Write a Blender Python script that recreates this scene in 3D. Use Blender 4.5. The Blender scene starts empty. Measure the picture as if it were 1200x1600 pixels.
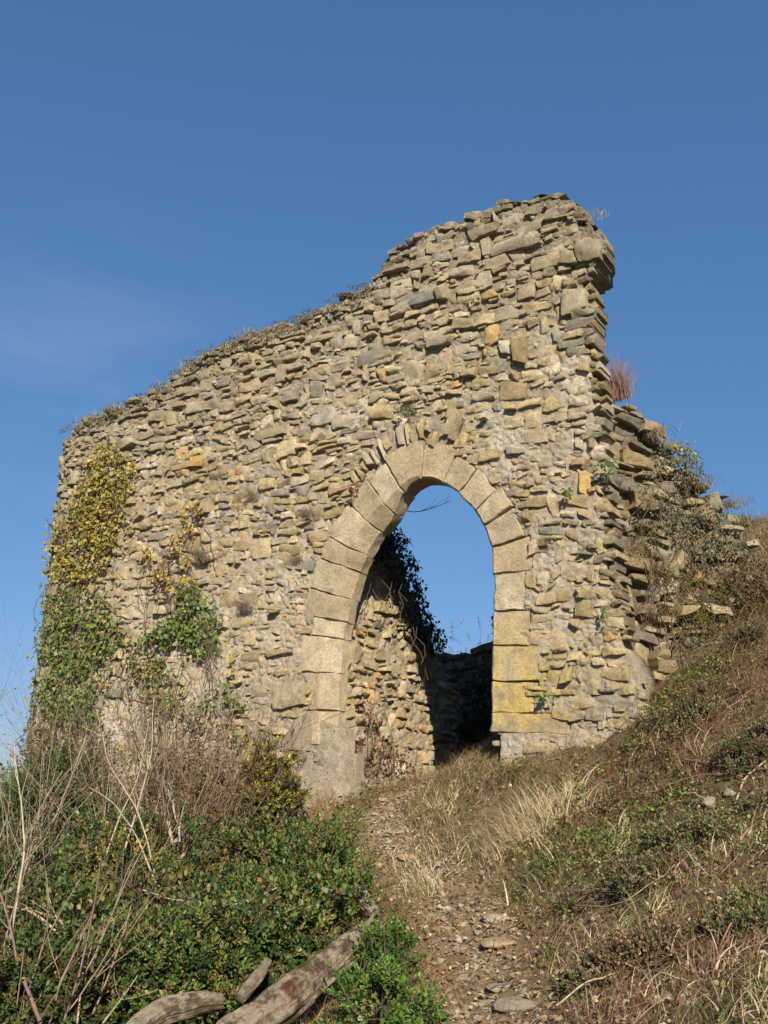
import bpy, math
import numpy as np
from mathutils import Matrix, Vector
R = math.radians
rng = np.random.default_rng(7)
SC = bpy.context.scene
COL = SC.collection

# ------------------------------------------------------------------ camera, sky, sun, exposure
EYE = 1.65
PITCH, ROLL, FPX = R(15.0), R(1.2), 1555.0
fwd = np.array([0, math.cos(PITCH), math.sin(PITCH)])
up0 = np.array([0, -math.sin(PITCH), math.cos(PITCH)])
r0 = np.array([1.0, 0, 0])
cr = math.cos(ROLL) * r0 + math.sin(ROLL) * up0
cu = -math.sin(ROLL) * r0 + math.cos(ROLL) * up0
CAMP = np.array([0, 0, EYE])
cam = bpy.data.cameras.new('camera'); camo = bpy.data.objects.new('camera', cam); COL.objects.link(camo)
cam.sensor_fit = 'VERTICAL'; cam.sensor_height = 36; cam.lens = 36 * FPX / 1600
cam.clip_end = 3000
m = Matrix.Identity(4)
for i in range(3):
    m[i][0], m[i][1], m[i][2], m[i][3] = cr[i], cu[i], -fwd[i], CAMP[i]
camo.matrix_world = m
SC.camera = camo

EXPO = 0.65
SUN_EL, SUN_AZ = R(31), R(172.5)      # the sun stands behind the camera, a little to the right (clockwise from +y)
w = bpy.data.worlds.new('World'); SC.world = w; w.use_nodes = True
nt = w.node_tree; bg = nt.nodes['Background']
sky = nt.nodes.new('ShaderNodeTexSky'); sky.sky_type = 'NISHITA'; sky.sun_disc = False
sky.sun_elevation = SUN_EL; sky.sun_rotation = SUN_AZ
sky.altitude = 600; sky.air_density = 1.0; sky.dust_density = 0.0; sky.ozone_density = 3.0
# the clear air of the photograph: the sky's own colours with a gentler fall-off towards the horizon
sep = nt.nodes.new('ShaderNodeSeparateColor'); com = nt.nodes.new('ShaderNodeCombineColor'); nt.links.new(sky.outputs[0], sep.inputs[0])
for k_, (g_, a_) in enumerate([(0.695, 0.083), (0.56, 0.150), (0.535, 0.232)]):
    pw = nt.nodes.new('ShaderNodeMath'); pw.operation = 'POWER'; pw.inputs[1].default_value = g_
    ml = nt.nodes.new('ShaderNodeMath'); ml.operation = 'MULTIPLY'; ml.inputs[1].default_value = a_ / 0.10 / 2 ** EXPO
    nt.links.new(sep.outputs[k_], pw.inputs[0]); nt.links.new(pw.outputs[0], ml.inputs[0]); nt.links.new(ml.outputs[0], com.inputs[k_])
tcw = nt.nodes.new('ShaderNodeTexCoord'); mpw = nt.nodes.new('ShaderNodeMapping'); mpw.inputs['Rotation'].default_value = (0.3, 0.5, 0.2); mpw.inputs['Scale'].default_value = (2.5, 2.5, 9)
nsw = nt.nodes.new('ShaderNodeTexNoise'); nsw.inputs['Scale'].default_value = 1.6; nsw.inputs['Detail'].default_value = 8; nsw.inputs['Roughness'].default_value = 0.6; nsw.inputs['Distortion'].default_value = 0.5
nt.links.new(tcw.outputs['Generated'], mpw.inputs[0]); nt.links.new(mpw.outputs[0], nsw.inputs['Vector'])
rw = nt.nodes.new('ShaderNodeValToRGB'); rw.color_ramp.elements[0].position = 0.45; rw.color_ramp.elements[1].position = 0.8; rw.color_ramp.elements[1].color = (0.10, 0.10, 0.10, 1); nt.links.new(nsw.outputs['Fac'], rw.inputs[0])
dt = nt.nodes.new('ShaderNodeVectorMath'); dt.operation = 'DOT_PRODUCT'; dt.inputs[1].default_value = (-0.30, 0.90, 0.31); nt.links.new(tcw.outputs['Generated'], dt.inputs[0])
mr = nt.nodes.new('ShaderNodeMapRange'); mr.inputs[1].default_value = 0.97; mr.inputs[2].default_value = 1.0; nt.links.new(dt.outputs['Value'], mr.inputs[0])
mw = nt.nodes.new('ShaderNodeMath'); mw.operation = 'MULTIPLY'; nt.links.new(rw.outputs[0], mw.inputs[0]); nt.links.new(mr.outputs[0], mw.inputs[1])
mxw = nt.nodes.new('ShaderNodeMix'); mxw.data_type = 'RGBA'; nt.links.new(mw.outputs[0], mxw.inputs[0]); nt.links.new(com.outputs[0], mxw.inputs[6]); mxw.inputs[7].default_value = (5.5, 6.0, 6.6, 1)
nt.links.new(mxw.outputs[2], bg.inputs[0]); bg.inputs[1].default_value = 0.10
sun = bpy.data.lights.new('sun', 'SUN'); suno = bpy.data.objects.new('sun', sun); COL.objects.link(suno)
sun.energy = 5.0; sun.angle = R(0.5); sun.color = (1.0, 0.90, 0.73)
sd = Vector((math.sin(SUN_AZ) * math.cos(SUN_EL), math.cos(SUN_AZ) * math.cos(SUN_EL), math.sin(SUN_EL)))
suno.rotation_euler = sd.to_track_quat('Z', 'Y').to_euler()
suno.location = (3, -6, 9)
SC.view_settings.view_transform = 'Standard'; SC.view_settings.look = 'None'
SC.view_settings.exposure = EXPO; SC.view_settings.gamma = 1

# ------------------------------------------------------------------ helpers
def ray(px, py):
    return fwd * FPX + cr * (px - 600) + cu * (800 - py)
def at(px, py, Y):
    d = ray(px, py); return CAMP + d * (Y / d[1])

WANG = R(-32)
U = np.array([math.cos(WANG), math.sin(WANG), 0]); IN = np.array([-math.sin(WANG), math.cos(WANG), 0])
O = at(537, 1060, 10.2); O[2] = 0
def p2w(px, py, n=0.0):
    """where the sight line meets the wall's face (n metres inside it), as (along, height)"""
    d = ray(px, py); c0 = O + IN * n
    t = np.dot(c0 - CAMP, IN) / np.dot(d, IN); P = CAMP + d * t
    return np.array([np.dot(P - O, U), P[2]])
def w2p(s, z, n=0.0): return O + U * s + IN * n + np.array([0, 0, z])

def _h(i, j, k, s):
    n = (i * 374761393 + j * 668265263 + k * 2147483647 + s * 1274126177) & 0xffffffff
    n = ((n ^ (n >> 13)) * 1274126177) & 0xffffffff
    n = ((n ^ (n >> 16)) * 2246822519) & 0xffffffff
    return ((n ^ (n >> 15)) & 0xffff) / 32767.5 - 1.0
def vnoise(P, seed=0):
    P = np.asarray(P, float); F = np.floor(P).astype(np.int64); f = P - F; f = f * f * (3 - 2 * f)
    x, y, z = F[..., 0], F[..., 1], F[..., 2]; fx, fy, fz = f[..., 0], f[..., 1], f[..., 2]
    r = 0
    for a in (0, 1):
        for b in (0, 1):
            for c in (0, 1):
                r = r + _h(x + a, y + b, z + c, seed) * (fx if a else 1 - fx) * (fy if b else 1 - fy) * (fz if c else 1 - fz)
    return r
def fbm(P, oct=4, seed=0, gain=0.5):
    P = np.asarray(P, float); r = 0; a = 1; t = 0
    for o in range(oct):
        r = r + a * vnoise(P * (2.03 ** o) + 17.1 * o, seed + o); t += a; a *= gain
    return r / t
def n2(x, y, s=1.0, seed=0, oct=3):
    x = np.asarray(x, float); y = np.asarray(y, float)
    return fbm(np.stack([x * s, y * s, np.zeros_like(x * y) + 3.3], -1), oct, seed)
def inpoly(x, y, poly):
    x = np.asarray(x, float); y = np.asarray(y, float); r = np.zeros(np.broadcast(x, y).shape, bool)
    n = len(poly)
    for i in range(n):
        x1, y1 = poly[i]; x2, y2 = poly[(i + 1) % n]
        if y1 == y2: continue
        c = ((y1 > y) != (y2 > y)) & (x < (x2 - x1) * (y - y1) / (y2 - y1) + x1)
        r ^= c
    return r

class Geo:
    def __init__(s): s.v = []; s.q = []; s.t = []; s.c = []; s.n = 0
    def add(s, v, q=None, col=None, t=None):
        v = np.asarray(v, float).reshape(-1, 3); s.v.append(v)
        if q is not None and len(q): s.q.append(np.asarray(q, np.int64).reshape(-1, 4) + s.n)
        if t is not None and len(t): s.t.append(np.asarray(t, np.int64).reshape(-1, 3) + s.n)
        col = np.asarray((1, 1, 1) if col is None else col, float)
        s.c.append(np.broadcast_to(col.reshape(-1, 3), v.shape) if col.size == 3 else col.reshape(-1, 3))
        s.n += len(v)
    def build(s, name, mat, parent=None, smooth=True, origin=None, sharp=None):
        V = np.concatenate(s.v); C_ = np.concatenate(s.c)
        if origin is not None: V = V - np.asarray(origin, float)
        Q = np.concatenate(s.q) if s.q else np.zeros((0, 4), int); T = np.concatenate(s.t) if s.t else np.zeros((0, 3), int)
        me = bpy.data.meshes.new(name); nl = Q.size + T.size
        me.vertices.add(len(V)); me.vertices.foreach_set('co', V.astype(np.float32).ravel())
        me.loops.add(nl); me.loops.foreach_set('vertex_index', np.concatenate([Q.ravel(), T.ravel()]).astype(np.int32))
        st = np.concatenate([np.arange(len(Q)) * 4, Q.size + np.arange(len(T)) * 3]).astype(np.int32)
        me.polygons.add(len(st)); me.polygons.foreach_set('loop_start', st)
        me.polygons.foreach_set('use_smooth', np.full(len(st), smooth))
        me.update(calc_edges=True); me.validate()
        a = me.color_attributes.new('Col', 'FLOAT_COLOR', 'POINT')
        if len(me.vertices) == len(V):
            a.data.foreach_set('color', np.concatenate([np.clip(C_, 0, 1), np.ones((len(V), 1))], 1).astype(np.float32).ravel())
        me.materials.append(mat)
        if sharp: me.set_sharp_from_angle(angle=R(sharp))
        o = bpy.data.objects.new(name, me); COL.objects.link(o)
        if origin is not None and parent is None: o.location = origin
        if parent is not None: o.parent = parent
        return o
def tag(o, label=None, cat=None, group=None, kind=None):
    if label: o['label'] = label
    if cat: o['category'] = cat
    if group: o['group'] = group
    if kind: o['kind'] = kind
    return o
def empty(name, loc, rz=0.0):
    o = bpy.data.objects.new(name, None); COL.objects.link(o); o.location = loc; o.rotation_euler = (0, 0, rz)
    o.empty_display_size = 0.2; return o
def gridq(nx, ny, base=0):
    i, j = np.meshgrid(np.arange(nx - 1), np.arange(ny - 1), indexing='ij')
    a = (i * ny + j).ravel() + base
    return np.stack([a, a + ny, a + ny + 1, a + 1], 1)

# ------------------------------------------------------------------ materials
def nd(nt, t, **k):
    n = nt.nodes.new(t)
    for a, b in k.items(): setattr(n, a, b)
    return n
def noise_node(nt, co, scale, detail=5, rough=0.6, dist=0.0):
    n = nd(nt, 'ShaderNodeTexNoise'); n.inputs['Scale'].default_value = scale; n.inputs['Detail'].default_value = detail
    n.inputs['Roughness'].default_value = rough; n.inputs['Distortion'].default_value = dist
    nt.links.new(co, n.inputs['Vector']); return n.outputs['Fac']
def ramp(nt, fac, stops):
    r = nd(nt, 'ShaderNodeValToRGB'); e = r.color_ramp.elements
    while len(e) < len(stops): e.new(0.5)
    for k, (p, c) in enumerate(stops):
        e[k].position = p; e[k].color = (c, c, c, 1) if not hasattr(c, '__len__') else (*c, 1)
    nt.links.new(fac, r.inputs[0]); return r.outputs[0]
def mix(nt, fac, a, b, mode='MIX'):
    n = nd(nt, 'ShaderNodeMix', data_type='RGBA', blend_type=mode)
    for s, v in ((n.inputs[0], fac), (n.inputs[6], a), (n.inputs[7], b)):
        if hasattr(v, 'links'): nt.links.new(v, s)
        elif hasattr(v, '__len__'): s.default_value = (*v, 1)
        else: s.default_value = v
    return n.outputs[2]
def newmat(name):
    m = bpy.data.materials.new(name); m.use_nodes = True; nt = m.node_tree
    b = nt.nodes['Principled BSDF']
    a = nd(nt, 'ShaderNodeAttribute', attribute_name='Col'); tc = nd(nt, 'ShaderNodeTexCoord')
    return m, nt, b, a.outputs['Color'], tc.outputs['Object']
def bump(nt, b, h, strength, dist, prev=None):
    n = nd(nt, 'ShaderNodeBump'); n.inputs['Strength'].default_value = strength; n.inputs['Distance'].default_value = dist
    nt.links.new(h, n.inputs['Height'])
    if prev: nt.links.new(prev, n.inputs['Normal'])
    nt.links.new(n.outputs[0], b.inputs['Normal']); return n.outputs[0]

def stone_material(name, speck=0.5, bs=1.0):
    m, nt, b, col, co = newmat(name)
    n1 = noise_node(nt, co, 7, 6, 0.65); c = mix(nt, 1.0, col, ramp(nt, n1, [(0.25, 0.7), (0.5, 1.1), (0.75, 1.4)]), 'MULTIPLY')
    n2_ = noise_node(nt, co, 45, 6, 0.7); c = mix(nt, 1.0, c, ramp(nt, n2_, [(0.3, 0.72), (0.52, 1.1), (0.75, 1.4)]), 'MULTIPLY')
    # grey and pale crustose lichen, ochre iron staining
    l1 = ramp(nt, noise_node(nt, co, 13, 7, 0.75, 0.6), [(0.60, 0.0), (0.70, 0.6)])
    c = mix(nt, l1, c, (0.22, 0.20, 0.155))
    l2 = ramp(nt, noise_node(nt, co, 85, 3, 0.6), [(0.60, 0.0), (0.68, speck)])
    c = mix(nt, l2, c, (0.62, 0.56, 0.44))
    l3 = ramp(nt, noise_node(nt, co, 5.3, 5, 0.7, 0.4), [(0.60, 0.0), (0.72, 0.6)])
    c = mix(nt, l3, c, (0.40, 0.27, 0.11))
    c = mix(nt, ramp(nt, noise_node(nt, co, 34, 6, 0.8, 0.8), [(0.57, 0.0), (0.66, 0.55)]), c, (0.17, 0.145, 0.10))
    c = mix(nt, ramp(nt, noise_node(nt, co, 55, 5, 0.75, 0.5), [(0.60, 0.0), (0.66, 0.25 + speck * .5)]), c, (0.72, 0.68, 0.58))
    nt.links.new(c, b.inputs['Base Color']); b.inputs['Roughness'].default_value = 0.95
    b.inputs['Specular IOR Level'].default_value = 0.15
    p = bump(nt, b, noise_node(nt, co, 18, 8, 0.78), 1.0 * bs, 0.045)
    bump(nt, b, noise_node(nt, co, 75, 5, 0.75), 1.0 * bs, 0.02, p)
    return m
M_STONE = stone_material('rubble_limestone')
M_DRESS = stone_material('dressed_limestone', 0.95, 0.9)
def mortar_material():
    m, nt, b, col, co = newmat('lime_mortar')
    c = mix(nt, 1.0, col, ramp(nt, noise_node(nt, co, 9, 8, 0.75), [(0.25, 0.6), (0.55, 1.0), (0.75, 1.25)]), 'MULTIPLY')
    c = mix(nt, ramp(nt, noise_node(nt, co, 60, 4, 0.7), [(0.55, 0.0), (0.66, 0.6)]), c, (0.40, 0.33, 0.24))
    c = mix(nt, ramp(nt, noise_node(nt, co, 48, 4, 0.7), [(0.56, 0.0), (0.62, 0.8)]), c, (0.74, 0.69, 0.60))
    c = mix(nt, ramp(nt, noise_node(nt, co, 26, 6, 0.8, 0.6), [(0.58, 0.0), (0.68, 0.6)]), c, (0.24, 0.195, 0.14))
    nt.links.new(c, b.inputs['Base Color']); b.inputs['Roughness'].default_value = 1.0; b.inputs['Specular IOR Level'].default_value = 0.05
    p = bump(nt, b, noise_node(nt, co, 38, 8, 0.85), 1.0, 0.06)
    bump(nt, b, noise_node(nt, co, 90, 4, 0.75), 1.0, 0.02, p)
    return m
M_MORTAR = mortar_material()
def leaf_material(name, rough=0.5, spec=0.3, trans=0.25):
    m, nt, b, col, co = newmat(name)
    nt.links.new(col, b.inputs['Base Color']); b.inputs['Roughness'].default_value = rough
    b.inputs['Specular IOR Level'].default_value = spec
    if trans:
        t = nd(nt, 'ShaderNodeBsdfTranslucent'); x = nd(nt, 'ShaderNodeMixShader'); x.inputs[0].default_value = trans
        nt.links.new(col, t.inputs[0]); nt.links.new(b.outputs[0], x.inputs[1]); nt.links.new(t.outputs[0], x.inputs[2])
        nt.links.new(x.outputs[0], nt.nodes['Material Output'].inputs[0])
    return m
M_LEAF = leaf_material('glossy_leaf', 0.48, 0.35, 0.25)
M_IVY = leaf_material('ivy_leaf', 0.5, 0.35, 0.2)
M_GRASS = leaf_material('dry_grass', 0.75, 0.15, 0.3)
def bark_material(name, bs=1.0):
    m, nt, b, col, co = newmat(name)
    c = mix(nt, 1.0, col, ramp(nt, noise_node(nt, co, 18, 7, 0.7), [(0.28, 0.5), (0.55, 1.0), (0.75, 1.3)]), 'MULTIPLY')
    nt.links.new(c, b.inputs['Base Color']); b.inputs['Roughness'].default_value = 0.9; b.inputs['Specular IOR Level'].default_value = 0.15
    p = bump(nt, b, noise_node(nt, co, 28, 8, 0.8, 1.0), 1.0 * bs, 0.05)
    bump(nt, b, noise_node(nt, co, 110, 6, 0.75), 1.0 * bs, 0.012, p)
    return m
M_BARK = bark_material('weathered_wood'); M_TWIG = bark_material('bare_twig', 0.2)
def ground_material():
    m, nt, b, col, co = newmat('earth')
    c = mix(nt, 1.0, col, ramp(nt, noise_node(nt, co, 6, 8, 0.75), [(0.25, 0.5), (0.5, 1.0), (0.75, 1.4)]), 'MULTIPLY')
    c = mix(nt, 1.0, c, ramp(nt, noise_node(nt, co, 50, 5, 0.7), [(0.3, 0.6), (0.6, 1.2)]), 'MULTIPLY')
    c = mix(nt, ramp(nt, noise_node(nt, co, 70, 3, 0.6), [(0.62, 0.0), (0.68, 0.7)]), c, (0.34, 0.28, 0.19))
    nt.links.new(c, b.inputs['Base Color']); b.inputs['Roughness'].default_value = 1.0; b.inputs['Specular IOR Level'].default_value = 0.05
    p = bump(nt, b, noise_node(nt, co, 14, 8, 0.75), 0.9, 0.06)
    bump(nt, b, noise_node(nt, co, 90, 4, 0.7), 0.8, 0.012, p)
    return m
M_GROUND = ground_material()

# ------------------------------------------------------------------ the ground
PATH_PX = [(830, 1660, 4.9), (790, 1600, 5.4), (770, 1520, 6.1), (745, 1440, 6.95), (700, 1385, 7.8), (640, 1345, 8.6), (600, 1295, 9.3), (600, 1262, 9.8), (650, 1232, 10.0), (715, 1205, 11.0)]
CTRL = [(600, 1680, 4.9), (560, 1440, 7.5), (900, 1300, 7.6), (900, 1440, 6.4), (940, 1600, 5.0), (1090, 1200, 7.6), (1200, 1100, 7.7),
        (1200, 1300, 6.3), (1200, 1500, 4.9), (1100, 1620, 4.4), (1060, 1400, 6.0), (650, 1222, 9.8), (780, 1190, 9.35), (870, 1180, 8.95),
        (950, 1150, 8.75), (1020, 1098, 8.6), (1130, 975, 9.7), (1200, 905, 9.9), (1200, 825, 11.0), (1330, 760, 11.3), (1170, 838, 11.0),
        (730, 1190, 13.0), (540, 1250, 10.2), (470, 1266, 10.3), (400, 1310, 10.4), (250, 1400, 10.8), (50, 1430, 12.4),
        (420, 1540, 7.2), (560, 1600, 5.8), (350, 1680, 5.6), (100, 1720, 6.2), (150, 1560, 8.5)]
cp = [at(*c) for c in CTRL + PATH_PX]
cp += [np.array(p) for p in [(0, 0, 0), (0, 3, 0.03), (3, 2, 0.45), (-4, 2, -0.5), (6, 4, 1.6), (-12, 12, -2.2), (13, 12, 4.2), (9, 16, 4.0), (2, 18, 1.5), (-6, 20, -0.6), (0, 32, 0.0), (-14, 30, -3), (16, 30, 2.5), (0, -12, -1.5), (12, -10, 0.5), (-12, -8, -3), (9, 7, 3.2)]]
cp = np.array(cp)
def tps_k(r): return np.where(r > 1e-9, r * r * np.log(np.maximum(r, 1e-9)), 0)
_n = len(cp); _r = np.linalg.norm(cp[:, None, :2] - cp[None, :, :2], axis=2)
_A = np.zeros((_n + 3, _n + 3)); _A[:_n, :_n] = tps_k(_r) + 0.12 * np.eye(_n); _P = np.c_[np.ones(_n), cp[:, :2]]
_A[:_n, _n:] = _P; _A[_n:, :_n] = _P.T
_w = np.linalg.solve(_A, np.r_[cp[:, 2], 0, 0, 0])
path_w = np.array([at(*c) for c in PATH_PX])[:, :2]
def seg_dist(x, y, pts):
    d = np.full(np.shape(x), 1e9)
    for a, b in zip(pts[:-1], pts[1:]):
        ab = b - a; t = np.clip(((x - a[0]) * ab[0] + (y - a[1]) * ab[1]) / (ab @ ab), 0, 1)
        d = np.minimum(d, np.hypot(x - a[0] - t * ab[0], y - a[1] - t * ab[1]))
    return d
def terrain(x, y, detail=True):
    x = np.asarray(x, float); y = np.asarray(y, float)
    xc = np.clip(x, -14, 16); yc = np.clip(y, -12, 32)
    z = _w[_n] + _w[_n + 1] * xc + _w[_n + 2] * yc
    for i in range(_n): z = z + _w[i] * tps_k(np.hypot(xc - cp[i, 0], yc - cp[i, 1]))
    out = np.hypot(x - xc, y - yc); z = z - 6 * (1 - np.exp(-out / 25.0))
    if detail:
        p = np.exp(-(seg_dist(x, y, path_w) / 0.42) ** 2)
        z = z + 0.12 * n2(x, y, 1.1, 5) * (1 - 0.6 * p) + 0.085 * n2(x, y, 4.0, 9, 4) * (1 - .5 * p) + 0.012 * n2(x, y, 18, 11, 2) - 0.07 * p
    return z
def axis(lo, hi, step, far, k=1.16):
    a = list(np.arange(lo, hi, step)); s = step
    L = []; v = lo; s = step
    while v > -far: s *= k; v -= s; L.append(v)
    Rr = []; v = hi; s = step
    while v < far: s *= k; v += s; Rr.append(v)
    return np.array(L[::-1] + a + Rr)
gx = axis(-5.5, 5.5, 0.04, 900); gy = axis(3.6, 13.5, 0.04, 900)
GX, GY = np.meshgrid(gx, gy, indexing='ij'); GZ = terrain(GX, GY)
def gz(x, y):
    x = np.atleast_1d(np.asarray(x, float)); y = np.atleast_1d(np.asarray(y, float))
    i = np.clip(np.searchsorted(gx, x) - 1, 0, len(gx) - 2); j = np.clip(np.searchsorted(gy, y) - 1, 0, len(gy) - 2)
    u = np.clip((x - gx[i]) / (gx[i + 1] - gx[i]), 0, 1); v = np.clip((y - gy[j]) / (gy[j + 1] - gy[j]), 0, 1)
    return GZ[i, j] * (1 - u) * (1 - v) + GZ[i + 1, j] * u * (1 - v) + GZ[i, j + 1] * (1 - u) * v + GZ[i + 1, j + 1] * u * v
def hit(px, py):
    """where a sight line meets the ground"""
    d = ray(px, py); d = d / np.linalg.norm(d); t = np.linspace(2, 22, 900)
    P = CAMP + d * t[:, None]; b = P[:, 2] < gz(P[:, 0], P[:, 1])
    k = np.argmax(b) if b.any() else len(t) - 1
    return P[k]
pm = np.exp(-(seg_dist(GX, GY, path_w) / np.where(GY > 8.2, .24, .33)) ** 2)
pm = np.clip(pm * 1.4 + 0.35 * n2(GX, GY, 3, 21) * (pm > 0.05), 0, 1)
mo = (n2(GX, GY, 1.7, 31) * 0.5 + 0.5)[..., None]
gc = np.array([0.17, 0.12, 0.07]) * (1 - mo) + np.array([0.12, 0.12, 0.05]) * mo
gc = gc * (1 - pm[..., None]) + np.array([0.285, 0.205, 0.115]) * pm[..., None]
g = Geo(); g.add(np.stack([GX, GY, GZ], -1), gridq(len(gx), len(gy)), gc)
tag(g.build('ground', M_GROUND), kind='structure')

# ------------------------------------------------------------------ masonry generator
def course_cells(r, s0, s1, z0, z1, hmin, hmax, wave=0.04, asp=(1.2, 3.4), tall=0.06, split=0.14, gap=0.012, big=None, seed=0):
    """a list of stones (4 corners each) laid in uneven courses"""
    cells = []; z = z0; nxt = []
    def wv(s, zz): return wave * float(n2(s, zz, 0.9, 40 + seed, 2)) * 2 + 0.012 * float(n2(s, zz, 6, 44 + seed, 1))
    while z < z1:
        k = 1.0 if big is None else big(z); h = r.uniform(hmin, hmax) * k
        occ = nxt; nxt = []; s = s0 - r.uniform(0, 0.3); hn = r.uniform(hmin, hmax) * k
        while s < s1:
            b = next((o for o in occ if o[0] - 0.06 <= s < o[1]), None)
            if b: s = b[1]; continue
            L = h * r.uniform(*asp)
            nb = min([o[0] for o in occ if o[0] > s] + [1e9])
            if s + L > nb - 0.07: L = nb - s
            t = r.random(); e = gap
            if t < tall: zz = [(z, z + h + 0.09)]; L = max(min(L, 0.3), .12); nxt.append((s, s + L)); zz = [(z, z + h + hn * 0.9)]
            elif t < tall + split and h > 0.09: f = r.uniform(.4, .6); zz = [(z, z + h * f), (z + h * f, z + h)]
            else: zz = [(z, z + h)]
            for a, b2 in zz:
                j = lambda q: r.uniform(-q, q)
                hh = b2 - a
                if r.random() < 0.25: a += hh * r.uniform(0, 0.16)
                if r.random() < 0.25: b2 -= hh * r.uniform(0, 0.16)
                e = gap * r.uniform(.2, 1.5); jj = min(0.030, hh * 0.24)
                c = [(s + e + j(jj), a + e * .7 + wv(s, a) + j(jj)), (s + L - e + j(jj), a + e * .7 + wv(s + L, a) + j(jj)),
                     (s + L - e + j(jj), b2 - e * .7 + wv(s + L, b2) + j(jj)), (s + e + j(jj), b2 - e * .7 + wv(s, b2) + j(jj))]
                cells.append(c)
            s += L
        z += h
        # the course above keeps the height promised to tall stones
        if nxt:
            pass
    return np.array(cells)
AX = np.array([-1, -1, -.97, -.86, -.68, -.48, -.26, 0, .26, .48, .68, .86, .97, 1, 1.0]); BY = np.array([-1, -1, -.95, -.78, -.5, -.18, .18, .5, .78, .95, 1, 1.0])
def stone_geo(geo, cells, mapf, h0, cols, r, rough=1.0, back=0.16, seed=0, rnd=(0.0, 0.12)):
    """mapf(a, z, h) -> xyz; cells Nx4x2; every stone is a chipped, faceted block"""
    S = len(cells); nx, ny = len(AX), len(BY)
    A = AX[None, :, None] + np.zeros((S, 1, ny)); B = BY[None, None, :] + np.zeros((S, nx, 1))
    k = r.uniform(*rnd, (S, 1, 1)); k2 = r.uniform(*rnd, (S, 1, 1))
    A2 = A * np.sqrt(1 - k * B ** 2) ; B2 = B * np.sqrt(1 - k2 * A ** 2)
    u = (A2 + 1) / 2; v = (B2 + 1) / 2
    c = cells[:, :, None, None, :]
    P = (c[:, 0] * ((1 - u) * (1 - v))[..., None] + c[:, 1] * (u * (1 - v))[..., None] + c[:, 2] * (u * v)[..., None] + c[:, 3] * ((1 - u) * v)[..., None])
    sz = np.linalg.norm(cells[:, 2] - cells[:, 0], axis=1)[:, None, None]; hz = np.linalg.norm(cells[:, 3] - cells[:, 0], axis=1)[:, None, None]
    sid = np.arange(S)[:, None, None] * 3.17 + seed
    n0 = np.stack([P[..., 0] * 7, P[..., 1] * 7, sid + 0 * A], -1)
    amp = np.minimum(0.26 * hz, 0.026) * rough
    P = P + np.stack([fbm(n0, 3, 1 + seed), fbm(n0, 3, 2 + seed)], -1) * amp[..., None] * 1.05
    h = np.full(A.shape, 1e3)
    for q in range(4):
        gxq = r.normal(0, 1, (S, 1, 1)); gyq = r.normal(0, 1, (S, 1, 1)); off = r.uniform(-.1, .75, (S, 1, 1)) * (q > 0)
        sc_ = 0.40 if q == 0 else 1.25
        h = np.minimum(h, off * amp * 1.1 + (gxq * A + gyq * B) * amp * sc_ * 0.6)
    e = np.maximum(np.abs(A), np.abs(B))
    h = h - 0.10 * amp * np.clip((e - .86) / .14, 0, 1) ** 2
    n3 = np.stack([P[..., 0] * 16, P[..., 1] * 16, sid + 0 * A], -1)
    h = h + fbm(n3, 3, 5 + seed) * 0.016 * rough + fbm(n3 * 2.7, 2, 6 + seed) * 0.006 * rough
    h = h + h0[:, None, None]
    bk = (np.arange(nx) == 0) | (np.arange(nx) == nx - 1); bk2 = (np.arange(ny) == 0) | (np.arange(ny) == ny - 1)
    M = bk[None, :, None] | bk2[None, None, :]
    h = np.where(M, -back, h)
    X = mapf(P[..., 0], P[..., 1], h)
    cc = np.repeat(cols[:, None, :], nx * ny, axis=1).reshape(S, nx, ny, 3)
    f = 1 + 0.16 * fbm(np.stack([P[..., 0] * 9, P[..., 1] * 9, sid + 0 * A + 5], -1), 2, 8)
    cc = cc * f[..., None]
    q = gridq(nx, ny); Q = (q[None] + (np.arange(S) * nx * ny)[:, None, None]).reshape(-1, 4)
    geo.add(X, Q, cc.reshape(-1, 3))
def palette(r, n, weights, cols):
    i = r.choice(len(cols), n, p=np.array(weights) / sum(weights)); c = np.array(cols)[i]
    return c * r.normal(1, 0.13, (n, 1)).clip(.6, 1.4) * r.normal(1, 0.025, (n, 3))
STC = [(0.485, 0.385, 0.225), (0.43, 0.335, 0.175), (0.42, 0.355, 0.235), (0.56, 0.475, 0.345), (0.52, 0.34, 0.14), (0.29, 0.265, 0.21)]

# ------------------------------------------------------------------ ruined wall
wall = empty('ruined_wall', tuple(w2p(0, 0)), WANG)
tag(wall, 'ruined castle wall of pale rubble limestone with a tall pointed archway', 'ruined wall', kind='thing')
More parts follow.
